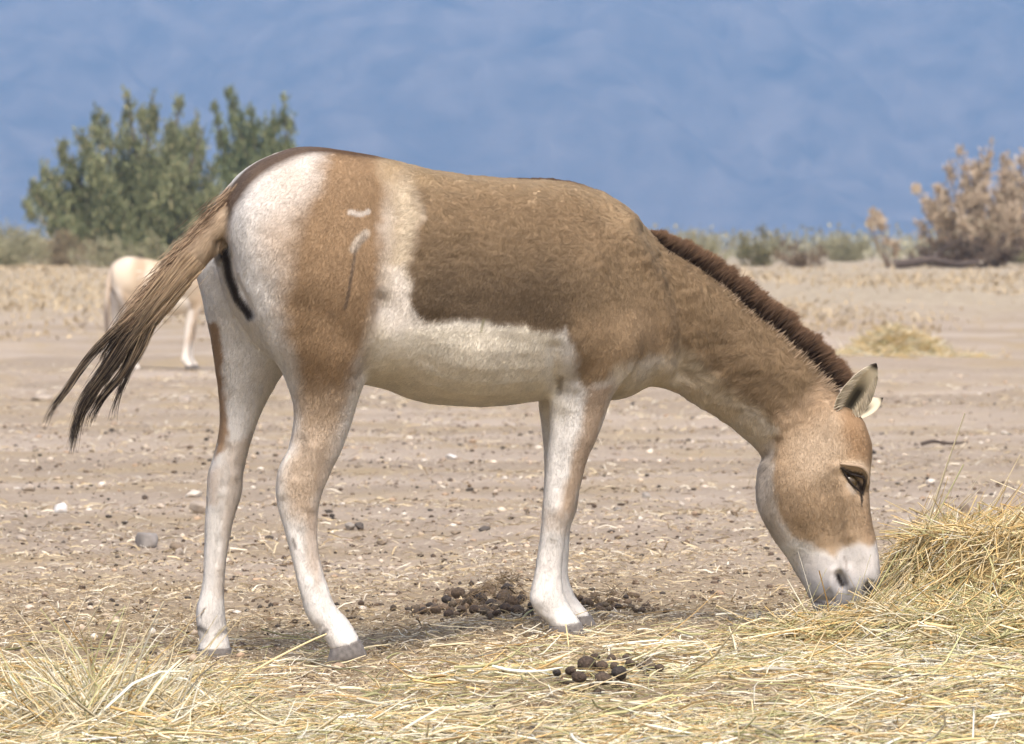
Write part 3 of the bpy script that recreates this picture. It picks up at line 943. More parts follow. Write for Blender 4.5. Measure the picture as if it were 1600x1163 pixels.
    nn = np.stack([rng.normal(-.3, .2, n), -np.ones(n), .6 + rng.normal(0, .2, n)], 1)
    nn /= np.linalg.norm(nn, axis=1, keepdims=True)
    hair("tail_fringe", PT, np.array([.00045, .0004, .00015])[None, :], cm, nn, M_FUR, root, O)
    # ---- hooves
    for h in HOOVES:
        obj("hoof", hoof_mesh(*h, O), M_HOOF, root)
    # ---- ears
    e1, rows1 = ear_mesh(P(1312, 662, .135), P(1368, 566, .10), .044, (.35, -1, .25), O, 1)
    ear = obj("ear", e1, M_EAR, root)
    ear["label"] = "near ear, pale inside with black tip"
    e2, _ = ear_mesh(P(1325, 648, .25), P(1376, 627, .33), .028, (.6, -.2, .5), O, 1)
    obj("ear", e2, M_EAR, root)
    gr, ax, sd, od = rows1
    n = 900
    ii = rng.integers(1, 17, n)
    jj = rng.choice([0, 1, 2, 3, 11, 12, 13, 14], n)
    A = gr[ii, jj]
    cen = gr[np.minimum(ii + 3, 21), 7]
    dd = (cen - A) * rng.uniform(.2, .55, n)[:, None] + ax * .010 + od * rng.uniform(.0, .012, n)[:, None]
    PT = np.stack([A, A + dd * .55 + od * .002, A + dd], 1)
    cm = np.array((.74, .66, .52)) * rng.normal(1, .12, n)[:, None]
    nn = np.tile(od, (n, 1)) + rng.normal(0, .25, (n, 3))
    nn /= np.linalg.norm(nn, axis=1, keepdims=True)
    hair("ear_hair", PT, np.array([.0006, .0005, .00015])[None, :], cm, nn, M_FUR, root, O)
    # ---- eye with lids
    sp_, sn = surf(V, N, 1338, 752, 5)
    bm = bmesh.new()
    bmesh.ops.create_uvsphere(bm, u_segments=28, v_segments=18, radius=.026)
    c = sp_ - sn * .0215
    for v in bm.verts:
        v.co = Vector(c - O) + v.co
    em = bpy.data.meshes.new("eye")
    bm.to_mesh(em)
    em.polygons.foreach_set("use_smooth", np.ones(len(em.polygons), dtype=bool))
    obj("eye", em, M_EYE, root)
    def lid(name, pts, r, mat, lift):
        ctrl = catmull(np.array(pts, dtype=float), 5)
        W = []
        for u_, v_ in ctrl:
            p_, n_ = surf(V, N, u_, v_, 4.5)
            q_ = P(u_, v_, p_[1])
            q_ = q_ + n_ * lift
            dc = q_ - c
            if np.linalg.norm(dc) < .0265:
                q_ = c + dc / np.linalg.norm(dc) * .0265
            W.append(q_)
        W = np.array(W)
        ker = np.array([.25, .5, .25])
        for _ in range(3):
            W[1:-1] = .25 * W[:-2] + .5 * W[1:-1] + .25 * W[2:]
        rr_ = r * np.sin(np.linspace(.25, math.pi - .25, len(W))) ** .6
        Vt, Ft, _i = tubes(W[None], rr_[None], 8)
        obj(name, mesh_np(name, Vt - O, Ft, smooth=True), mat, root)
    lid("eyelid", [(1314, 731), (1328, 740), (1341, 743), (1350, 747), (1350, 760), (1347, 772)], .0036, M_LID, .002)
    lid("eyelid", [(1315, 733), (1324, 748), (1335, 761), (1346, 771)], .0028, M_LID, .001)
    lid("brow_fold", [(1312, 725), (1330, 727), (1346, 730), (1356, 742), (1355, 757)], .0052, M_LASH, .0015)
    return root
ONAGER = build_onager()

def build_far_onager():
    """a second animal standing farther off, mostly hidden; turned a little more away"""
    me = build_body(TAIL_DOWN, 0.012)
    V = get_v(me)
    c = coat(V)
    px, py = project(V)
    td = (px < 375) & (V[:, 1] < -.16) & (py > 300)
    tl = line_d(np.stack([px, py], 1), [(360, 330), (345, 400), (330, 560), (328, 720), (332, 790)])
    k = (sstep(30, 22, tl) * (V[:, 1] < -.17))[:, None]
    dk = sstep(480, 640, py)[:, None]
    c = c * (1 - k) + (np.array((.58, .48, .38)) * (1 - dk) + np.array((.22, .18, .15)) * dk) * k
    tanm = (sstep(560, 470, px) * sstep(520, 380, py))[:, None] * .85
    c = c * (1 - tanm * (1 - k)) + np.array((.60, .51, .40)) * tanm * (1 - k)
    c = c * .66 + np.array((.66, .56, .44)) * .34 * (1 - k) + c * .34 * k
    set_col(me, c)
    D2 = 48.0
    loc = np.array([(208 - 800) / F_PX * D2, D2 - CAM_D, 0])
    piv = np.array([-.5, -.1, 0])
    loc[2] = float(ground_z(np.array([loc[0] + .3]), np.array([loc[1]]))[0]) - .02
    me.vertices.foreach_set("co", (V - piv).astype(np.float32).ravel())
    me.update()
    root = empty("onager", loc, "distant tan onager partly hidden behind the tail of the grazing one", "wild ass")
    root.rotation_euler = (0, 0, RAD(-4))
    root.scale = (.92, .92, .92)
    body = obj("body", me, M_SKIN, root)
    for h in HOOVES:
        obj("hoof", hoof_mesh(*h, piv), M_HOOF, root)
    for b_, t_, yy in (((1311, 655), (1367, 567), (.135, .10)), ((1325, 648), (1379, 626), (.25, .33))):
        e1, _ = ear_mesh(P(*b_, yy[0]), P(*t_, yy[1]), .036, (.35, -1, .25), piv, 1)
        obj("ear", e1, M_EAR, root)
build_far_onager()

# ------------------------------------------------------------------ plants
M_LEAF = material("foliage", 0.75, attr="col", spec=0.1)
M_BARK = add_noise_bump(material("bark", 0.9, (0.13, 0.10, 0.08), spec=0.1), 12, 0.6, 0.03, mix=0.4)
M_DRYBARK = add_noise_bump(material("dry_bark", 0.9, (0.22, 0.17, 0.13), spec=0.1), 12, 0.6, 0.03, mix=0.4)
M_DEAD = add_noise_bump(material("dead_wood", 0.9, (0.10, 0.08, 0.07), spec=0.1), 10, 0.7, 0.03, mix=0.5)

def px_world(px, py, d):
    return P(px, py, d - CAM_D)
def plant(name, label, cat, base_px, d, plumes, cols, leaf, count, bark, group=None, trunk_r=.09, up=.75, stem_names=("trunk", "crown"), droop=0.0, twig=1.0):
    """plumes: (px, py, radius px, length fraction) tips of leafy branches; foliage of many small leaf sprays"""
    s = d / F_PX
    bx = (base_px - 800) * s
    by = d - CAM_D
    bz = float(ground_z(np.array([bx]), np.array([by]))[0]) - .03
    B = np.array([bx, by, bz])
    root = empty(name, B, label, cat, group)
    r_ = np.random.default_rng(int(base_px * 13 + d))
    lines, rads, LP, LD, LC = [], [], [], [], []
    wsum = sum(p[2] ** 2 * p[3] for p in plumes)
    spread = max(abs(p[0] - base_px) for p in plumes) * s
    for px, py, rp, lf in plumes:
        T = px_world(px, py, d) + np.array([0, r_.uniform(-.6, .6) * spread * .9, 0])
        mid = B + (T - B) * np.array([.55, .6, .38]) + r_.normal(0, .04, 3) * np.linalg.norm(T - B)
        low = B + np.array([r_.normal(0, .04), r_.normal(0, .04), 0]) * spread
        ctrl = catmull(np.array([low, B * .55 + mid * .45 + r_.normal(0, .02, 3) * spread, mid, T * .6 + mid * .4 + r_.normal(0, .02, 3) * spread, T]), 3)
        lines.append(ctrl)
        rads.append(np.linspace(trunk_r * r_.uniform(.55, 1), .006 * twig, len(ctrl)))
        n = int(count * rp ** 2 * lf / wsum)
        t = 1 - lf * r_.random(n) ** .6
        f = t * (len(ctrl) - 1)
        i0 = np.minimum(f.astype(int), len(ctrl) - 2)
        c = ctrl[i0] + (ctrl[i0 + 1] - ctrl[i0]) * (f - i0)[:, None]
        e = (1 - t) / lf
        rad = .88 * rp * s * (0.10 + .95 * np.sin(np.clip(e, 0, 1) * math.pi * .72) ** .8)
        # clumps: sprays gather around twig ends
        nc = max(6, n // 70)
        cen = r_.integers(0, n, nc)
        off = r_.normal(size=(n, 3))
        off /= np.linalg.norm(off, axis=1, keepdims=True)
        off *= (r_.random(n) ** .45)[:, None]
        which = r_.integers(0, nc, n)
        pos = c + off * rad[:, None]
        cpos = pos[cen][which]
        gather = r_.random(n) < .72
        cs = rp * s * .22
        pos = np.where(gather[:, None], cpos + r_.normal(size=(n, 3)) * cs * np.array([.75, .75, 1.2]), pos)
        clr_k = np.where(gather, hash3(which, which * 0 + int(px), which * 0 + int(py)), r_.random(n))
        dv = off * .45 + np.array([0, 0, up * 1.6]) + r_.normal(0, .3, (n, 3))
        dv[:, 2] -= droop
        dv /= np.linalg.norm(dv, axis=1, keepdims=True)
        LP.append(pos); LD.append(dv)
        ca, cb = np.array(cols[0]), np.array(cols[1])
        cc = ca + (cb - ca) * clr_k[:, None]
        if len(cols) > 2:
            alt = (r_.random(n) < .12)[:, None]
            cc = np.where(alt, np.array(cols[2]), cc)
        LC.append(cc * r_.normal(1, .15, n)[:, None])
    PT = np.array(lines)
    V, F, _ = tubes(PT, np.array(rads), 6)
    obj(stem_names[0], mesh_np(stem_names[0], V - B, F, smooth=True), bark, root)
    LP, LD, LC = np.vstack(LP), np.vstack(LD), np.clip(np.vstack(LC), .005, 1)
    n = len(LP)
    k = LP[:, 2] > bz + .02
    LP, LD, LC = LP[k], LD[k], LC[k]
    n = len(LP)
    sd = np.cross(LD, r_.normal(size=(n, 3)))
    sd /= np.linalg.norm(sd, axis=1, keepdims=True)
    ll = leaf * r_.uniform(.6, 1.5, n)[:, None]
    wv = ll * .13
    Vq = np.stack([LP, LP + LD * ll * .5 + sd * wv, LP + LD * ll, LP + LD * ll * .5 - sd * wv], 1).reshape(-1, 3)
    Fq = np.arange(n * 4).reshape(-1, 4)
    me = mesh_np(stem_names[1], Vq - B, Fq, np.repeat(LC, 4, axis=0))
    obj(stem_names[1], me, M_LEAF, root)
    return root

GREEN = ((.105, .125, .068), (.27, .285, .155), (.36, .33, .19))
plant("tamarisk_tree", "large dark green tamarisk tree with feathery upright plumes at the left", "tree", 225, 132,
      [(142, 164, 22, .6), (120, 205, 24, .6), (95, 229, 22, .55), (69, 262, 26, .55), (46, 302, 24, .55), (80, 310, 24, .55), (62, 335, 18, .45), (160, 200, 28, .7), (202, 147, 20, .62), (182, 190, 28, .7),
       (240, 141, 20, .6), (225, 180, 28, .7), (279, 151, 22, .6), (262, 190, 28, .7), (300, 195, 26, .65), (312, 178, 18, .55), (326, 200, 20, .55), (318, 225, 26, .6), (335, 262, 26, .6), (40, 320, 20, .5), (55, 285, 22, .5), (345, 300, 24, .55), (150, 260, 34, .7),
       (110, 290, 30, .65), (200, 260, 36, .75), (250, 260, 36, .75), (290, 270, 34, .7), (130, 335, 30, .6), (180, 335, 34, .7), (235, 340, 34, .7), (285, 340, 34, .65), (330, 345, 28, .6), (100, 350, 22, .5)],
      GREEN, .165, 85000, M_BARK, "tamarisks of the scrub belt", trunk_r=.13)
plant("tamarisk_tree", "green tamarisk tree rising behind the rump of the grazing onager", "tree", 415, 142,
      [(357, 141, 20, .55), (336, 164, 18, .5), (391, 164, 20, .55), (410, 178, 20, .55), (447, 150, 20, .55), (461, 178, 16, .5), (430, 172, 22, .6), (372, 200, 28, .65), (345, 215, 24, .6), (420, 215, 32, .7),
       (455, 220, 22, .6), (380, 260, 34, .7), (440, 265, 32, .7), (400, 310, 34, .7), (470, 300, 26, .6), (350, 270, 26, .6), (490, 330, 26, .6), (430, 350, 30, .6)],
      ((.095, .12, .065), (.23, .26, .135), (.30, .30, .16)), .165, 52000, M_BARK, "tamarisks of the scrub belt", trunk_r=.12)
DRY = ((.38, .30, .22), (.58, .47, .35), (.50, .43, .31))
plant("tamarisk_shrub", "tall dry tan tamarisk shrub with upright plumes at the right edge", "shrub", 1515, 118,
      [(1502, 228, 14, .5), (1552, 212, 13, .5), (1525, 252, 17, .55), (1487, 250, 13, .5), (1571, 250, 15, .5), (1594, 262, 19, .55), (1585, 235, 14, .5), (1605, 240, 16, .5), (1535, 232, 14, .5), (1460, 290, 14, .45), (1478, 300, 20, .55), (1540, 285, 20, .55), (1428, 288, 12, .45),
       (1443, 312, 15, .5), (1455, 335, 14, .45), (1432, 345, 12, .4), (1510, 300, 20, .55), (1565, 310, 20, .5), (1585, 320, 18, .5), (1500, 345, 18, .45), (1545, 350, 18, .45), (1612, 290, 20, .5), (1630, 320, 20, .5), (1600, 350, 18, .4)],
      DRY, .13, 22000, M_DRYBARK, trunk_r=.05, up=.45)
plant("tamarisk_shrub", "low dark thicket of bare twigs below the dry tan shrub", "shrub", 1520, 113,
      [(1405, 392, 12, .6), (1425, 385, 12, .6), (1450, 380, 14, .6), (1475, 376, 15, .6), (1500, 370, 15, .6), (1530, 372, 15, .6), (1560, 376, 15, .6), (1590, 380, 14, .6), (1620, 384, 14, .6), (1440, 398, 12, .6), (1580, 398, 12, .6)],
      ((.10, .078, .062), (.19, .145, .11)), .11, 4200, M_DEAD, trunk_r=.035, up=.3)
plant("dead_shrub", "small leaning dry shrub with one tan tuft beside the tan thicket", "shrub", 1388, 112,
      [(1360, 326, 8, .28), (1371, 334, 9, .28), (1378, 345, 8, .25), (1356, 345, 7, .22), (1400, 380, 8, .4), (1384, 372, 6, .3)],
      DRY, .12, 900, M_DRYBARK, trunk_r=.045, up=.6)
GREY = ((.24, .235, .15), (.42, .40, .26), (.36, .30, .19))
def bush(label, px, d, half, top, n, cols, seed, dens=9000, leaf=.085):
    r_ = np.random.default_rng(seed)
    pl = []
    gz = float(ground_z(np.array([(px - 800) * d / F_PX]), np.array([d - CAM_D]))[0])
    gy = HORIZON + F_PX * (CAM_H - gz) / d
    for i in range(n):
        u = -1 + 2 * (i + .5) / n
        h = (gy - top) * (1 - .55 * u * u) * r_.uniform(.75, 1.0)
        pl.append((px + u * half + r_.normal(0, half * .05), gy - h * 1.12, half * .36 * r_.uniform(.8, 1.2), .9))
    plant("saltbush", label, "bush", px, d, pl, cols, leaf, dens, M_DRYBARK, "low scrub bushes behind the pen", trunk_r=.02, up=.5, stem_names=("stem", "crown"))
bush("pale grey-green bush at the far left edge below the trees", 15, 122, 75, 352, 7, GREY, 1)
bush("brownish rounded bush between the left edge and the large tree", 95, 126, 50, 362, 6, ((.19, .155, .10), (.31, .25, .16)), 2)
bush("wide grey-green bush under the large tree, left of the distant onager", 168, 116, 62, 376, 7, GREY, 3, 3000)
bush("upright pale green bush above the back of the distant onager", 236, 112, 26, 366, 5, ((.22, .22, .13), (.36, .34, .21)), 4, 1800)
bush("grey-green bush seen between the tail and the far trees", 290, 120, 40, 374, 6, GREY, 5)
bush("pale olive bush just above the mane", 1095, 150, 60, 352, 7, ((.21, .20, .115), (.36, .33, .20)), 6, 2600)
bush("dark olive rounded bush in the middle of the scrub", 1188, 122, 52, 357, 7, ((.13, .125, .065), (.23, .21, .115)), 7, 3000)
bush("brown twiggy bush right of the dark olive bush", 1250, 116, 48, 378, 6, ((.15, .115, .08), (.25, .19, .13)), 8, 2400)
bush("grey-green bush left of the small leaning dry shrub", 1320, 170, 45, 366, 6, GREY, 9)
bush("olive bush behind the foot of the dry tan shrub", 1590, 150, 60, 352, 6, ((.20, .19, .11), (.33, .30, .18)), 10)

def far_scrub():
    """belt of low far-off scrub that reads as one mass"""
    n = 1700
    d = 165 * np.exp(rng.random(n) ** .8 * math.log(1500 / 175))
    x = (rng.random(n) * 2 - 1) * d * .30
    hh = rng.uniform(.8, 2.2, n) * np.interp(d, [175, 600, 1500], [.9, 1.7, 3.2])
    gz = ground_z(x, d - CAM_D)
    k = 56
    c = np.stack([x, d - CAM_D, gz], 1)
    off = rng.normal(size=(n, k, 3)).clip(-1.7, 1.7) * np.array([.55, .45, .27])
    pos = c[:, None] + off * hh[:, None, None] * 1.0
    pos[..., 2] = gz[:, None] + np.abs(pos[..., 2] - gz[:, None] + hh[:, None] * .25)
    pos = pos.reshape(-1, 3)
    dv = rng.normal(size=(len(pos), 3)) * .5 + np.array([0, 0, .8])
    dv /= np.linalg.norm(dv, axis=1, keepdims=True)
    sd = np.cross(dv, rng.normal(size=(len(pos), 3)))
    sd /= np.linalg.norm(sd, axis=1, keepdims=True)
    sz = np.repeat(hh, k)[:, None] * .135
    V = np.stack([pos, pos + dv * sz * .5 + sd * sz * .3, pos + dv * sz, pos + dv * sz * .5 - sd * sz * .3], 1).reshape(-1, 3)
    base = np.array((.22, .215, .14)) + rng.random((n, 1)) * np.array((.14, .12, .08))
    C = np.repeat(np.repeat(base, k, axis=0) * rng.normal(1, .15, (n * k, 1)), 4, axis=0)
    o = obj("far_scrub", mesh_np("far_scrub", V, np.arange(len(V)).reshape(-1, 4), C), M_LEAF)
    tag(o, "belt of far-off grey-green desert scrub along the valley floor", "scrub", kind="stuff")
far_scrub()

def dry_grass():
    """sparse dry grass on the ground between the pen and the scrub"""
    n = 60000
    d = 60 * np.exp(rng.random(n) * math.log(125 / 60))
    x = (rng.random(n) * 2 - 1) * d * .16
    cl = fbm(np.stack([x * .25, d * .12, 0 * x], 1), 3, 131)
    k = rng.random(n) < np.clip(.35 + .7 * cl, .03, 1) * np.interp(d, [60, 75, 125], [.25, 1, 1])
    x, d = x[k], d[k]
    n = len(x)
    hh = rng.uniform(.02, .10, n)
    z = ground_z(x, d - CAM_D)
    B3 = np.stack([x, d - CAM_D, z - .005], 1)
    dv = np.stack([rng.normal(0, .6, n), rng.normal(0, .6, n), np.ones(n)], 1) * hh[:, None]
    sd = np.stack([rng.normal(0, 1, n), rng.normal(0, .6, n), 0 * x], 1) * .016
    V = np.stack([B3 - sd, B3 + sd, B3 + dv + sd * .5, B3 + dv - sd * .5], 1).reshape(-1, 3)
    base = np.array((.32, .25, .16)) + rng.random((n, 1)) * np.array((.19, .165, .12))
    o = obj("dry_grass", mesh_np("dry_grass", V, np.arange(len(V)).reshape(-1, 4), np.repeat(base, 4, axis=0)), M_LEAF)
    tag(o, "thin dry grass on the plain in front of the scrub", "grass", kind="stuff")
dry_grass()

def fallen_branch():
    d = 110
    pts = np.array([px_world(1398, 404, d), px_world(1425, 406, d), px_world(1455, 402, d), px_world(1490, 407, d), px_world(1530, 404, d)])
    pts[:, 2] = ground_z(pts[:, 0], pts[:, 1]) + np.array([.08, .14, .22, .12, .16])
    c = catmull(pts, 4)
    L2 = np.array([pts[2], pts[2] + [.15, .1, .12], pts[2] + [.32, .05, .28], pts[2] + [.42, 0, .34], pts[2] + [.5, 0, .42]])
    c2 = catmull(L2, 4)
    V, F, _ = tubes(np.stack([c, c2]), np.stack([np.linspace(.13, .06, len(c)), np.linspace(.06, .015, len(c2))]), 8)
    B = pts[2].copy(); B[2] -= .2
    o = obj("fallen_branch", mesh_np("fallen_branch", V - B, F, smooth=True), M_DEAD, loc=B)
    tag(o, "dark fallen branch lying under the dry tan shrub", "branch")
fallen_branch()

# ------------------------------------------------------------------ hay and straw
M_STRAW = material("straw", 0.55, attr="col", spec=0.3)
STRAW_COLS = np.array([(.68, .53, .27), (.64, .46, .20), (.76, .66, .44), (.82, .77, .62), (.52, .49, .25), (.55, .37, .16), (.44, .42, .21), (.72, .58, .34)])
def straw_set(name, base, az, pitch, length, rad, bend, cols, K=5, flat=.45, off=None):
    """base (n,3), azimuth, pitch, length -> bent straws"""
    n = len(base)
    d = np.stack([np.cos(az) * np.cos(pitch), np.sin(az) * np.cos(pitch), np.sin(pitch)], 1)
    sidev = np.stack([-np.sin(az), np.cos(az), 0 * az], 1)
    t = np.linspace(0, 1, K)
    bz = rng.normal(0, 1, n) * bend
    bs = rng.normal(0, 1, n) * bend
    kink = (rng.random(n) < .25) * rng.normal(0, .35, n)
    kp = rng.uniform(.3, .7, n)
    PT = base[:, None] + d[:, None] * (t[None, :, None] - .5) * length[:, None, None]
    q = (t - .5) ** 2 * 4 - .3
    PT[..., 2] += (bz * length)[:, None] * q[None] * -1 + np.maximum(t[None] - kp[:, None], 0) * (kink * length)[:, None]
    PT += sidev[:, None] * ((bs * length)[:, None] * q[None])[..., None]
    R = rad[:, None] * np.interp(t, [0, .5, 1], [.9, 1, .45])[None]
    V, F, sid = tubes(PT, R, 3, flat)
    if off is not None:
        V = V - off
    return mesh_np(name, V, F, cols[sid])
def straw_colors(n, wts):
    c = STRAW_COLS[rng.choice(len(STRAW_COLS), n, p=np.array(wts) / np.sum(wts))]
    return np.clip(c * rng.normal(1, .13, (n, 1)) * np.where(rng.random((n, 1)) < .16, .55, 1), .02, .9)

def hay_heap():
    B = np.array([1.45, .3, .05])
    root = empty("hay_heap", B, "loose heap of yellow and greenish hay at the muzzle of the grazing onager", "hay heap", "hay heaps")
    gx, gy = np.meshgrid(np.linspace(.45, 2.7, 150), np.linspace(-.75, 1.15, 120))
    h = heap_h(gx, gy)
    gz = ground_z(gx, gy)
    Z = gz + h * .93 - .012 * (h < .012) + .006 * fbm(np.stack([gx, gy, 0 * gx], -1).reshape(-1, 3) * 26, 2, 33).reshape(gx.shape)
    V = np.stack([gx, gy, Z], -1).reshape(-1, 3)
    idx = np.arange(len(V)).reshape(gx.shape)
    F = np.stack([idx[:-1, :-1], idx[:-1, 1:], idx[1:, 1:], idx[1:, :-1]], -1).reshape(-1, 4)
    m = add_noise_bump(material("packed_hay", .9, (.33, .25, .12), spec=.1), 70, 1.0, .02, mix=.5)
    obj("mound", mesh_np("mound", V - B, F, smooth=True), m, root)
    n = 20000
    x = rng.uniform(.45, 2.4, n); y = rng.uniform(-.7, 1.0, n)
    h = heap_h(x, y)
    k = h > .012
    k &= (rng.random(n) < np.where(y < .75, 1, .4))
    x, y, h = x[k], y[k], h[k]
    n = len(x)
    e = .012
    sx = (heap_h(x + e, y) - heap_h(x - e, y)) / (2 * e)
    sy = (heap_h(x, y + e) - heap_h(x, y - e)) / (2 * e)
    az = rng.normal(.1, .85, n) + (rng.random(n) < .3) * rng.uniform(-1.6, 1.6, n)
    pitch = np.arctan(np.clip(sx * np.cos(az) + sy * np.sin(az), -1.2, 1.2)) + rng.normal(.02, .17, n)
    wild = rng.random(n) < .02
    pitch[wild] += rng.uniform(.2, .7, wild.sum())
    ln = rng.gamma(4, .050, n).clip(.05, .45)
    z = ground_z(x, y) + h * np.where(rng.random(n) < .35, rng.uniform(.85, 1, n), 1) + rng.uniform(-.004, .022, n)
    rad = rng.uniform(.0012, .0026, n)
    wide = rng.random(n) < .16
    rad[wide] *= 2.0
    low = h < .13
    c = np.where(low[:, None], straw_colors(n, [3, 2, 2.5, 1.5, 2.2, 1.2, 1.6, 2]), straw_colors(n, [4, 4, 2, 1.2, 1.2, 2.5, .8, 3]))
    gre = ((rng.random(n) < .45) & (z < .2) & (x > 1.15))[:, None]
    c = np.where(gre, straw_colors(n, [.5, .3, 1, .6, 4, .4, 4, .6]), c)
    o = obj("straw", straw_set("straw", np.stack([x, y, z], 1), az, pitch, ln, rad, .10, c, off=B), M_STRAW, root)
    o["kind"] = "stuff"
hay_heap()

def straw_litter():
    """loose straw strewn in front of and between the hooves"""
    n = 32000
    d = rng.uniform(9.0, 12.6, n)
    x = rng.uniform(-1, 1, n) * (.155 * d)
    y = d - CAM_D
    q = np.stack([x, y, 0 * x], 1)
    cl = fbm(q * 2.4, 3, 51)
    bnd = np.interp(x, [-1.25, -.75, -.5, .05, .4, 1.0], [-.15, -.35, -.95, -.85, -.30, .0])
    front = sstep(.10, -.35, y + .14 * cl - bnd)
    right = sstep(.0, .6, x + .15 * cl) * sstep(.45, -.25, y) * .9
    left = sstep(-.5, -.9, x) * sstep(-.2, -.6, y)
    pch = sstep(-.55, .45, cl)
    dens = np.clip((front * .62 + right * .7 + left * .5) * (.20 + .85 * pch) + .05, 0, 1)
    bare = line_d(q[:, :2], [P(900, 1062, -.95)[:2], P(1020, 1056, -.85)[:2]])
    dens *= .10 + .90 * sstep(.09, .24, bare)
    k = rng.random(n) < dens
    x, y = x[k], y[k]
    n = len(x)
    az = rng.normal(0, .75, n) + (rng.random(n) < .3) * rng.uniform(-1.6, 1.6, n)
    pitch = rng.normal(.02, .09, n)
    wild = rng.random(n) < .025
    pitch[wild] += rng.uniform(.15, .6, wild.sum())
    ln = rng.gamma(2.6, .036, n).clip(.02, .34)
    pile = np.clip(fbm(np.stack([x, y, 0 * x], 1) * 3.1, 2, 57), 0, 1) * .03
    z = ground_z(x, y) + np.maximum(heap_h(x, y), 0) + rng.uniform(.001, .014, n) + pile * rng.random(n) + np.abs(np.sin(pitch)) * ln * .45
    rad = rng.uniform(.0011, .0024, n)
    wide = rng.random(n) < .14
    rad[wide] *= 2.2
    c = straw_colors(n, [1.8, 1.1, 3.2, 4.0, 2.2, 1.6, 2.0, 1.8])
    o = obj("straw_litter", straw_set("straw_litter", np.stack([x, y, z], 1), az, pitch, ln, rad, .07, c), M_STRAW)
    tag(o, "loose pale straw strewn over the ground in the foreground", "straw", kind="stuff")
straw_litter()

def straw_tuft():
    d = 10.35
    bx = (150 - 800) / F_PX * d
    by = d - CAM_D
    bz = float(ground_z(np.array([bx]), np.array([by]))[0])
    B = np.array([bx, by, bz])
    n = 900
    x = bx + rng.normal(0, .17, n); y = by + rng.normal(0, .12, n)
    ang = (x - bx) / .30
    az = np.where(rng.random(n) < .5, rng.uniform(-.7, .7, n), math.pi + rng.uniform(-.7, .7, n))
    r0 = np.hypot((x - bx) / .22, (y - by) / .18)
    pitch = np.where(rng.random(n) < .42, rng.uniform(.75, 1.5, n), rng.uniform(0, .6, n)) * np.exp(-r0 * .35)
    az = np.where(pitch > .6, np.where(x < bx, math.pi, 0) + rng.normal(0, .5, n), az)
    ln = rng.gamma(5, .033, n).clip(.06, .32) * np.where(pitch > .6, 1.0, 1.1)
    z = ground_z(x, y) + np.abs(np.sin(pitch)) * ln * .46 + .05 * np.exp(-r0 ** 2) * rng.random(n)
    rad = rng.uniform(.0013, .0027, n)
    wide = rng.random(n) < .25
    rad[wide] *= 1.9
    c = straw_colors(n, [2, 1, 4, 5, .8, .4, .6, 2])
    o = obj("straw_tuft", straw_set("straw_tuft", np.stack([x, y, z], 1), az, pitch, ln, rad, .09, c, off=B), M_STRAW, loc=B)
    tag(o, "upright tuft of bleached straw in the left foreground", "straw tuft")
straw_tuft()

def long_stalk():
    """two single straws standing out from the litter"""
    a, b = P(375, 1062, -.75), P(510, 991, -.62)
    for nm, p0, p1, r, lab in (("straw_stalk", a, b, .0034, "long thick yellow stalk slanting up in front of the hind hooves"),
                               ("straw_stalk", P(893, 1052, -.45), P(884, 975, -.40), .0026, "pale upright stalk in front of the fore hooves")):
        c = catmull(np.array([p0, p0 * .6 + p1 * .4 + [0, 0, .006], p0 * .2 + p1 * .8 + [0, 0, .004], p1]), 4)
        V, F, _ = tubes(c[None], np.linspace(r, r * .6, len(c))[None], 6)
        o = obj(nm, mesh_np(nm, V - p0, F, np.tile(np.array((.72, .58, .32)), (len(V), 1)), smooth=True), M_STRAW, loc=p0)
        tag(o, lab, "stalk")
long_stalk()

def far_heap():
    d = 50.0
    bx = (1388 - 800) / F_PX * d
    by = d - CAM_D
    bz = float(ground_z(np.array([bx]), np.array([by]))[0])
    B = np.array([bx, by, bz])
    root = empty("hay_heap", B, "small yellow hay heap far behind the ears of the grazing onager", "hay heap", "hay heaps")
    gx, gy = np.meshgrid(np.linspace(-1, 1, 50), np.linspace(-.8, .8, 40))
    def hh(x, y):
        r = np.sqrt((x / .72) ** 2 + (y / .6) ** 2) + .16 * fbm(np.stack([x, y, 0 * x], -1).reshape(-1, 3) * 4, 2, 66).reshape(np.shape(x))
        return .30 * sstep(0, 1, (1 - r) * 1.1)
    V = np.stack([gx, gy, hh(gx, gy) * .9 - .01], -1).reshape(-1, 3)
    V[:, 2] += (ground_z(V[:, 0] + bx, V[:, 1] + by) - bz)
    idx = np.arange(len(V)).reshape(gx.shape)
    F = np.stack([idx[:-1, :-1], idx[:-1, 1:], idx[1:, 1:], idx[1:, :-1]], -1).reshape(-1, 4)
    obj("mound", mesh_np("mound", V, F, smooth=True), bpy.data.materials["packed_hay"], root)
    n = 4200
    x = rng.normal(0, .42, n); y = rng.normal(0, .35, n)
    k = np.abs(x) < 1.3
    x, y = x[k], y[k]; n = len(x)
    z = hh(x, y) + .01 + rng.uniform(0, .02, n) + ground_z(x + bx, y + by) - bz
    c = straw_colors(n, [4, 3, 3, 3, 1, 1, .5, 3])
    o = obj("straw", straw_set("straw", np.stack([x, y, z], 1), rng.uniform(0, 6.28, n), rng.normal(.05, .3, n), rng.uniform(.08, .3, n), rng.uniform(.003, .006, n), .1, c, K=3), M_STRAW, root)
    o["kind"] = "stuff"
far_heap()

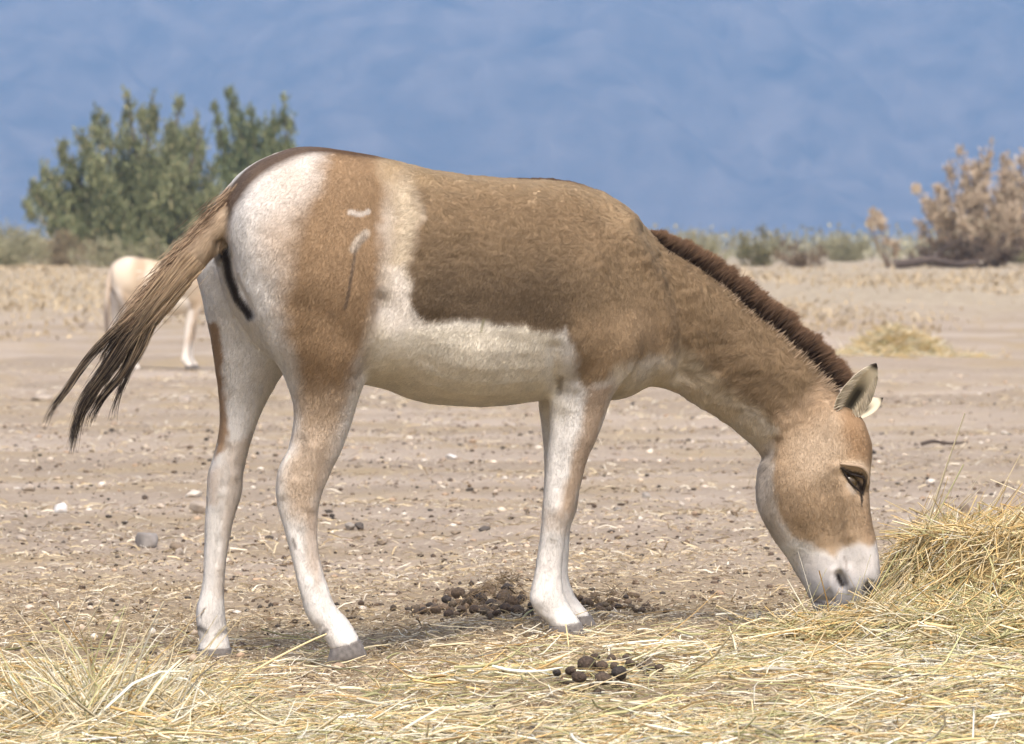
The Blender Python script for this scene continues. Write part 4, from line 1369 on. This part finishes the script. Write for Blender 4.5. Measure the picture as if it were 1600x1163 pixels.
# ------------------------------------------------------------------ ground litter: chaff, pebbles, crumbs
def chaff():
    n = 170000
    d = 8.8 * np.exp(rng.random(n) ** 1.2 * math.log(47 / 8.8))
    n2 = 110000
    d = np.concatenate([d, rng.uniform(9.6, 15.5, n2)])
    small = np.concatenate([np.ones(n), np.full(n2, .62)])
    n = len(d)
    x = rng.uniform(-1, 1, n) * (.15 * d)
    y = d - CAM_D
    cl = fbm(np.stack([x * .8, y * 1.6, 0 * x], 1), 3, 101)
    keep = np.clip(.55 + .55 * cl, .05, 1) * np.interp(d, [9, 14, 19, 30, 35, 43, 47], [1, 1, .6, .35, .8, .8, .1])
    k = rng.random(n) < keep
    x, y, d, small = x[k], y[k], d[k], small[k]
    n = len(x)
    z = ground_z(x, y) + rng.uniform(.0005, .005, n)
    az = rng.uniform(0, 6.28, n)
    L_ = rng.gamma(2.2, .009, n).clip(.006, .06) * np.interp(d, [9, 14, 42], [1.15, 1.3, 2.6])
    W_ = rng.uniform(.0010, .0032, n) * np.interp(d, [9, 14, 42], [1.2, 1.4, 3.2])
    p = rng.normal(0, .18, n)
    L_ *= small; W_ *= np.sqrt(small)
    a = np.stack([np.cos(az) * np.cos(p), np.sin(az) * np.cos(p), np.sin(p)], 1) * (L_ / 2)[:, None]
    roll = rng.normal(0, .5, n)
    s = np.stack([-np.sin(az) * np.cos(roll), np.cos(az) * np.cos(roll), np.sin(roll)], 1) * (W_ / 2)[:, None]
    c0 = np.stack([x, y, z + np.abs(np.sin(p)) * L_ / 2], 1)
    bow = np.stack([0 * x, 0 * x, rng.uniform(0, .15, n) * L_], 1)
    V = np.stack([c0 - a - s, c0 - a + s, c0 + s + bow, c0 + a + s * .6, c0 + a - s * .6, c0 - s + bow], 1).reshape(-1, 3)
    i = np.arange(n)[:, None] * 6
    F = np.concatenate([i + np.array([[0, 1, 2, 5]]), i + np.array([[5, 2, 3, 4]])], 0)
    cols = np.array([(.58, .48, .31), (.48, .37, .21), (.72, .65, .52), (.36, .27, .16), (.20, .145, .095), (.52, .44, .32)])
    c = cols[rng.choice(6, n, p=[.22, .20, .15, .18, .14, .11])] * rng.normal(1, .12, (n, 1))
    o = obj("chaff", mesh_np("chaff", V, F, np.repeat(c, 6, axis=0)), M_STRAW)
    tag(o, "fine chaff and broken straw scattered over the sandy ground", "chaff", kind="stuff")
chaff()

M_STONE = add_noise_bump(material("stone", .85, attr="col", spec=.2), 25, .6, .01, mix=.25)
def ico(sub=1):
    bm = bmesh.new()
    bmesh.ops.create_icosphere(bm, subdivisions=sub, radius=1)
    V = np.array([v.co[:] for v in bm.verts])
    F = np.array([[v.index for v in f.verts] for f in bm.faces])
    bm.free()
    return V, F
IV, IF = ico(1)
def pebbles(name, n, dmin, dmax, smin, smax, cols, wts, label, cat, seed, zsq=.6):
    d = dmin * np.exp(rng.random(n) ** 1.1 * math.log(dmax / dmin))
    x = rng.uniform(-1, 1, n) * (.15 * d)
    y = d - CAM_D
    cl = fbm(np.stack([x, y * 1.3, 0 * x], 1), 3, seed)
    k = rng.random(n) < np.clip(.55 + .6 * cl, 0, 1)
    x, y, d = x[k], y[k], d[k]
    n = len(x)
    sz = smin * (smax / smin) ** (rng.random(n) ** 2.6) * np.interp(d, [9, 14, 45], [1, 1.05, 1.7])
    sc = sz[:, None] * rng.uniform(.65, 1.25, (n, 3)) * np.array([1, 1, zsq])
    z = ground_z(x, y) + sc[:, 2] * .35
    jit = 1 + rng.normal(0, .16, (n, len(IV), 1))
    an = rng.uniform(0, 6.28, n)
    pts = IV[None] * sc[:, None] * jit
    X = pts[..., 0] * np.cos(an)[:, None] - pts[..., 1] * np.sin(an)[:, None]
    Y = pts[..., 0] * np.sin(an)[:, None] + pts[..., 1] * np.cos(an)[:, None]
    V = np.stack([X + x[:, None], Y + y[:, None], pts[..., 2] + z[:, None]], -1).reshape(-1, 3)
    F = (np.arange(n)[:, None, None] * len(IV) + IF[None]).reshape(-1, 3)
    c = np.array(cols)[rng.choice(len(cols), n, p=wts)] * rng.normal(1, .12, (n, 1))
    o = obj(name, mesh_np(name, V, F, np.repeat(c, len(IV), axis=0)), M_STONE)
    tag(o, label, cat, kind="stuff")
pebbles("gravel", 9000, 8.8, 46, .003, .019, [(.46, .37, .28), (.57, .48, .39), (.33, .26, .20), (.62, .56, .49), (.40, .29, .2)], [.3, .25, .15, .12, .18],
        "small pale pebbles scattered over the sand", "gravel", 111)
pebbles("crumbs", 13000, 9.3, 36, .004, .014, [(.09, .065, .048), (.14, .10, .07), (.06, .05, .042)], [.4, .35, .25],
        "dark crumbs of dry dung scattered over the sand", "crumbs", 117)

def ground_at(px, py):
    """point of the ground seen at a pixel"""
    lo, hi = 8.0, 110.0
    ds = np.linspace(lo, hi, 6000) if py < 700 else np.linspace(8.6, 26, 1200)
    v = (581.5 - py) / F_PX
    z = CAM_H + (-SP + v * CP) / (CP + v * SP) * ds
    x = (px - 800) / F_PX * ds / (CP + v * SP)
    g = ground_z(x, ds - CAM_D)
    i = int(np.argmax(z < g)) or len(ds) - 1
    return np.array([x[i], ds[i] - CAM_D, g[i]]), ds[i]
SV, SF = ico(3)
DV, DF = ico(2)
def stone(px, py, wpx, hpx, colr, label, seed, name="stone", cat="stone"):
    g, d = ground_at(px, py)
    s = d / F_PX
    r_ = np.random.default_rng(seed)
    a, h = wpx * s / 2, hpx * s
    V = SV.copy()
    for _ in range(11):                  # facets: flatten the ball by random planes
        nrm = r_.normal(size=3); nrm /= np.linalg.norm(nrm)
        lim = r_.uniform(.42, .8)
        ov = np.maximum(V @ nrm - lim, 0)
        V -= nrm * (ov * .92)[:, None]
    V += fbm(V * 2.2 + seed, 3, seed)[:, None] * SV * .07
    V = V / np.abs(V).max(0) * np.array([a, a * r_.uniform(.7, 1), h * .62])
    V[:, 2] += h * .30
    cc = np.array(colr) * (1 + .12 * fbm(SV * 3 + seed, 2, seed + 3))[:, None]
    o = obj(name, mesh_np(name, V, SF, cc), M_STONE, loc=g)
    tag(o, label, cat, "stones lying on the sand")
G1, G2, G3, W1, K1 = (.27, .245, .22), (.35, .30, .25), (.22, .175, .13), (.62, .61, .60), (.09, .078, .07)
stone(228, 857, 40, 28, (.27, .25, .235), "largest grey angular stone, left of the far hind leg", 1)
stone(97, 800, 26, 16, W1, "small white and grey stone at the left below the tail tip", 2)
stone(277, 858, 24, 11, G3, "flat brown stone right of the largest grey stone", 3)
stone(279, 868, 17, 14, G2, "small pale stone just below the flat brown stone", 4)
stone(310, 803, 30, 22, G2, "tan stone touching the outline of the far hind leg at the hock", 5)
stone(303, 777, 28, 14, (.55, .49, .42), "pale stone directly above the tan stone by the far hind leg", 6)
stone(42, 768, 26, 13, G2, "tan stone near the left edge above the white stone", 7)
stone(546, 829, 18, 14, G1, "grey stone right of the near hock, left one of a touching pair", 8)
stone(561, 827, 15, 11, K1, "dark stone right of the near hock, right one of a touching pair", 9)
stone(597, 852, 19, 9, G3, "flat brown stone between the hind and fore legs", 10)
stone(757, 829, 20, 10, K1, "dark flat stone left of the fore legs", 11)
stone(712, 836, 18, 8, G3, "low brown stone left of the dark flat stone", 12)
stone(705, 716, 20, 9, W1, "white stone below the belly, between the hind and fore legs", 13)
stone(35, 845, 20, 9, G2, "small flat tan stone at the left edge below the white stone", 14)
stone(966, 800, 14, 9, G1, "small grey stone right of the fore legs at knee height", 15)
stone(1010, 778, 16, 10, G1, "grey stone between the knees and the jaw", 16)
stone(1510, 802, 24, 16, G3, "brown stone on the sand above the hay heap", 17)
stone(290, 630, 24, 13, G2, "distant tan stone right of the tail tip", 18)
stone(62, 625, 44, 10, G2, "long low pale stone at the left, left of the tail locks", 19)

def ground_stick():
    g, d = ground_at(1475, 700)
    pts = np.array([[-.07, 0, .012], [-.03, .01, .02], [.02, .0, .014], [.075, .01, .018]]) * (d / 14)
    c = catmull(pts, 4)
    V, F, _ = tubes(c[None], np.linspace(.012, .006, len(c))[None], 7)
    o = obj("stick", mesh_np("stick", V, F, smooth=True), M_DEAD, loc=g)
    tag(o, "dark stick lying on the sand right of the head", "stick")
ground_stick()

# ------------------------------------------------------------------ dung
M_DUNG = add_noise_bump(material("dung", .8, attr="col", spec=.3), 160, .9, .006, detail=5, mix=.45)
def dung_ball(parent, off, p, r, seed):
    r_ = np.random.default_rng(seed)
    V, F = DV, DF
    q = V * (1 + .17 * fbm(V * 1.9 + seed, 3, seed)[:, None]) * r * r_.uniform(.75, 1.15) * np.array([1.15, .95, .85])
    an = r_.uniform(0, 6.28)
    R = np.array(Matrix.Rotation(an, 3, 'Z') @ Matrix.Rotation(r_.normal(0, .4), 3, 'X'))
    q = q @ R.T
    base = np.array([(.065, .046, .034), (.045, .037, .033), (.085, .062, .045), (.11, .085, .06)][r_.integers(0, 4)])
    c = np.clip(base * (1 + .3 * fbm(V * 4 + seed, 2, seed + 9))[:, None], .01, 1)
    o = obj("dung_ball", mesh_np("dung_ball", q, F, c, smooth=True), M_DUNG, parent, loc=p - off)
    return o
def dung_pile(label, spots, crumb_n, seed, wisps):
    g0, d = ground_at(*spots[0][:2])
    cx = np.mean([s_[0] for s_ in spots]); cyp = max(s_[1] for s_ in spots)
    B, _ = ground_at(cx, cyp)
    root = empty("dung_pile", B, label, "dung pile", "dung piles")
    for i, (px, py, rp) in enumerate(spots):
        # py is the middle of the ball; the pile is a low mound so upper balls sit on lower ones
        g, dd = ground_at(px, py + rp)
        dung_ball(root, B, g + np.array([0, 0, rp * dd / F_PX * .75 + (.024 if py > 1030 else 0)]), rp * dd / F_PX, seed + i)
    n = crumb_n
    r_ = np.random.default_rng(seed)
    V, F, C = [], [], []
    pts = np.array(spots)
    for i in range(n):
        s_ = pts[r_.integers(0, len(pts))]
        px, py = s_[0] + r_.normal(0, 16), s_[1] + s_[2] * .6 + r_.normal(0, 5)
        g, dd = ground_at(px, py)
        rr = r_.uniform(.004, .016)
        q = IV * rr * r_.uniform(.6, 1.2, 3) * (1 + r_.normal(0, .12, (len(IV), 1))) + g + [0, 0, rr * .4]
        F.append(IF + len(V) * len(IV)); V.append(q); C.append(np.tile(np.array((.11, .08, .055)) * r_.uniform(.5, 1.8), (len(IV), 1)))
    o = obj("dung_crumb", mesh_np("dung_crumb", np.vstack(V) - B, np.vstack(F), np.vstack(C)), M_DUNG, root)
    o["kind"] = "stuff"
    if wisps:
        bx = np.array([ground_at(px + r_.normal(0, 12), py + 4)[0] for px, py, k in wisps for _ in range(k)])
        n = len(bx)
        bx[:, 2] += r_.uniform(0, .05, n)
        c = np.array((.20, .145, .085)) * r_.normal(1, .3, (n, 1))
        o = obj("fibre", straw_set("fibre", bx, r_.uniform(0, 6.28, n), r_.normal(.2, .5, n), r_.uniform(.02, .08, n), r_.uniform(.0008, .002, n), .15, np.clip(c, .02, .6), off=B), M_STRAW, root)
        o["kind"] = "stuff"
SPOTS1 = [(650, 950, 8), (661, 953, 8), (681, 951, 9), (697, 935, 9), (702, 958, 9), (716, 925, 11), (720, 950, 10), (731, 938, 9), (741, 951, 8), (757, 954, 9), (768, 941, 9), (776, 957, 8), (752, 932, 10), (742, 925, 9),
          (787, 930, 11), (793, 918, 9), (800, 940, 10), (808, 952, 9), (790, 950, 9), (815, 933, 9), (825, 958, 9), (832, 945, 8), (672, 945, 7), (707, 942, 8), (762, 922, 8), (780, 944, 8)]
dung_pile("brown dung pile on the sand behind the near fore hoof", SPOTS1, 150, 300, [(760, 930, 40), (790, 918, 60), (795, 945, 40), (740, 945, 30)])
SPOTS2 = [(905, 934, 8), (918, 940, 9), (930, 936, 8), (944, 944, 8), (956, 938, 8), (935, 948, 7), (966, 946, 7), (978, 932, 6), (985, 948, 6), (1002, 954, 6), (950, 952, 6)]
dung_pile("smaller dung pile on the sand in front of the fore hooves", SPOTS2, 70, 400, [(940, 944, 30), (965, 940, 20)])
SPOTS3 = [(892, 1064, 9), (917, 1052, 13), (941, 1054, 12), (955, 1042, 9), (930, 1040, 9), (968, 1066, 12), (985, 1050, 9), (1000, 1054, 9), (1016, 1055, 9), (1030, 1058, 8), (905, 1072, 11), (942, 1074, 11), (978, 1041, 7), (870, 1068, 8), (960, 1056, 8), (1012, 1046, 6)]
dung_pile("dung pile among the straw at the bottom edge in front of the fore legs", SPOTS3, 60, 500, [])
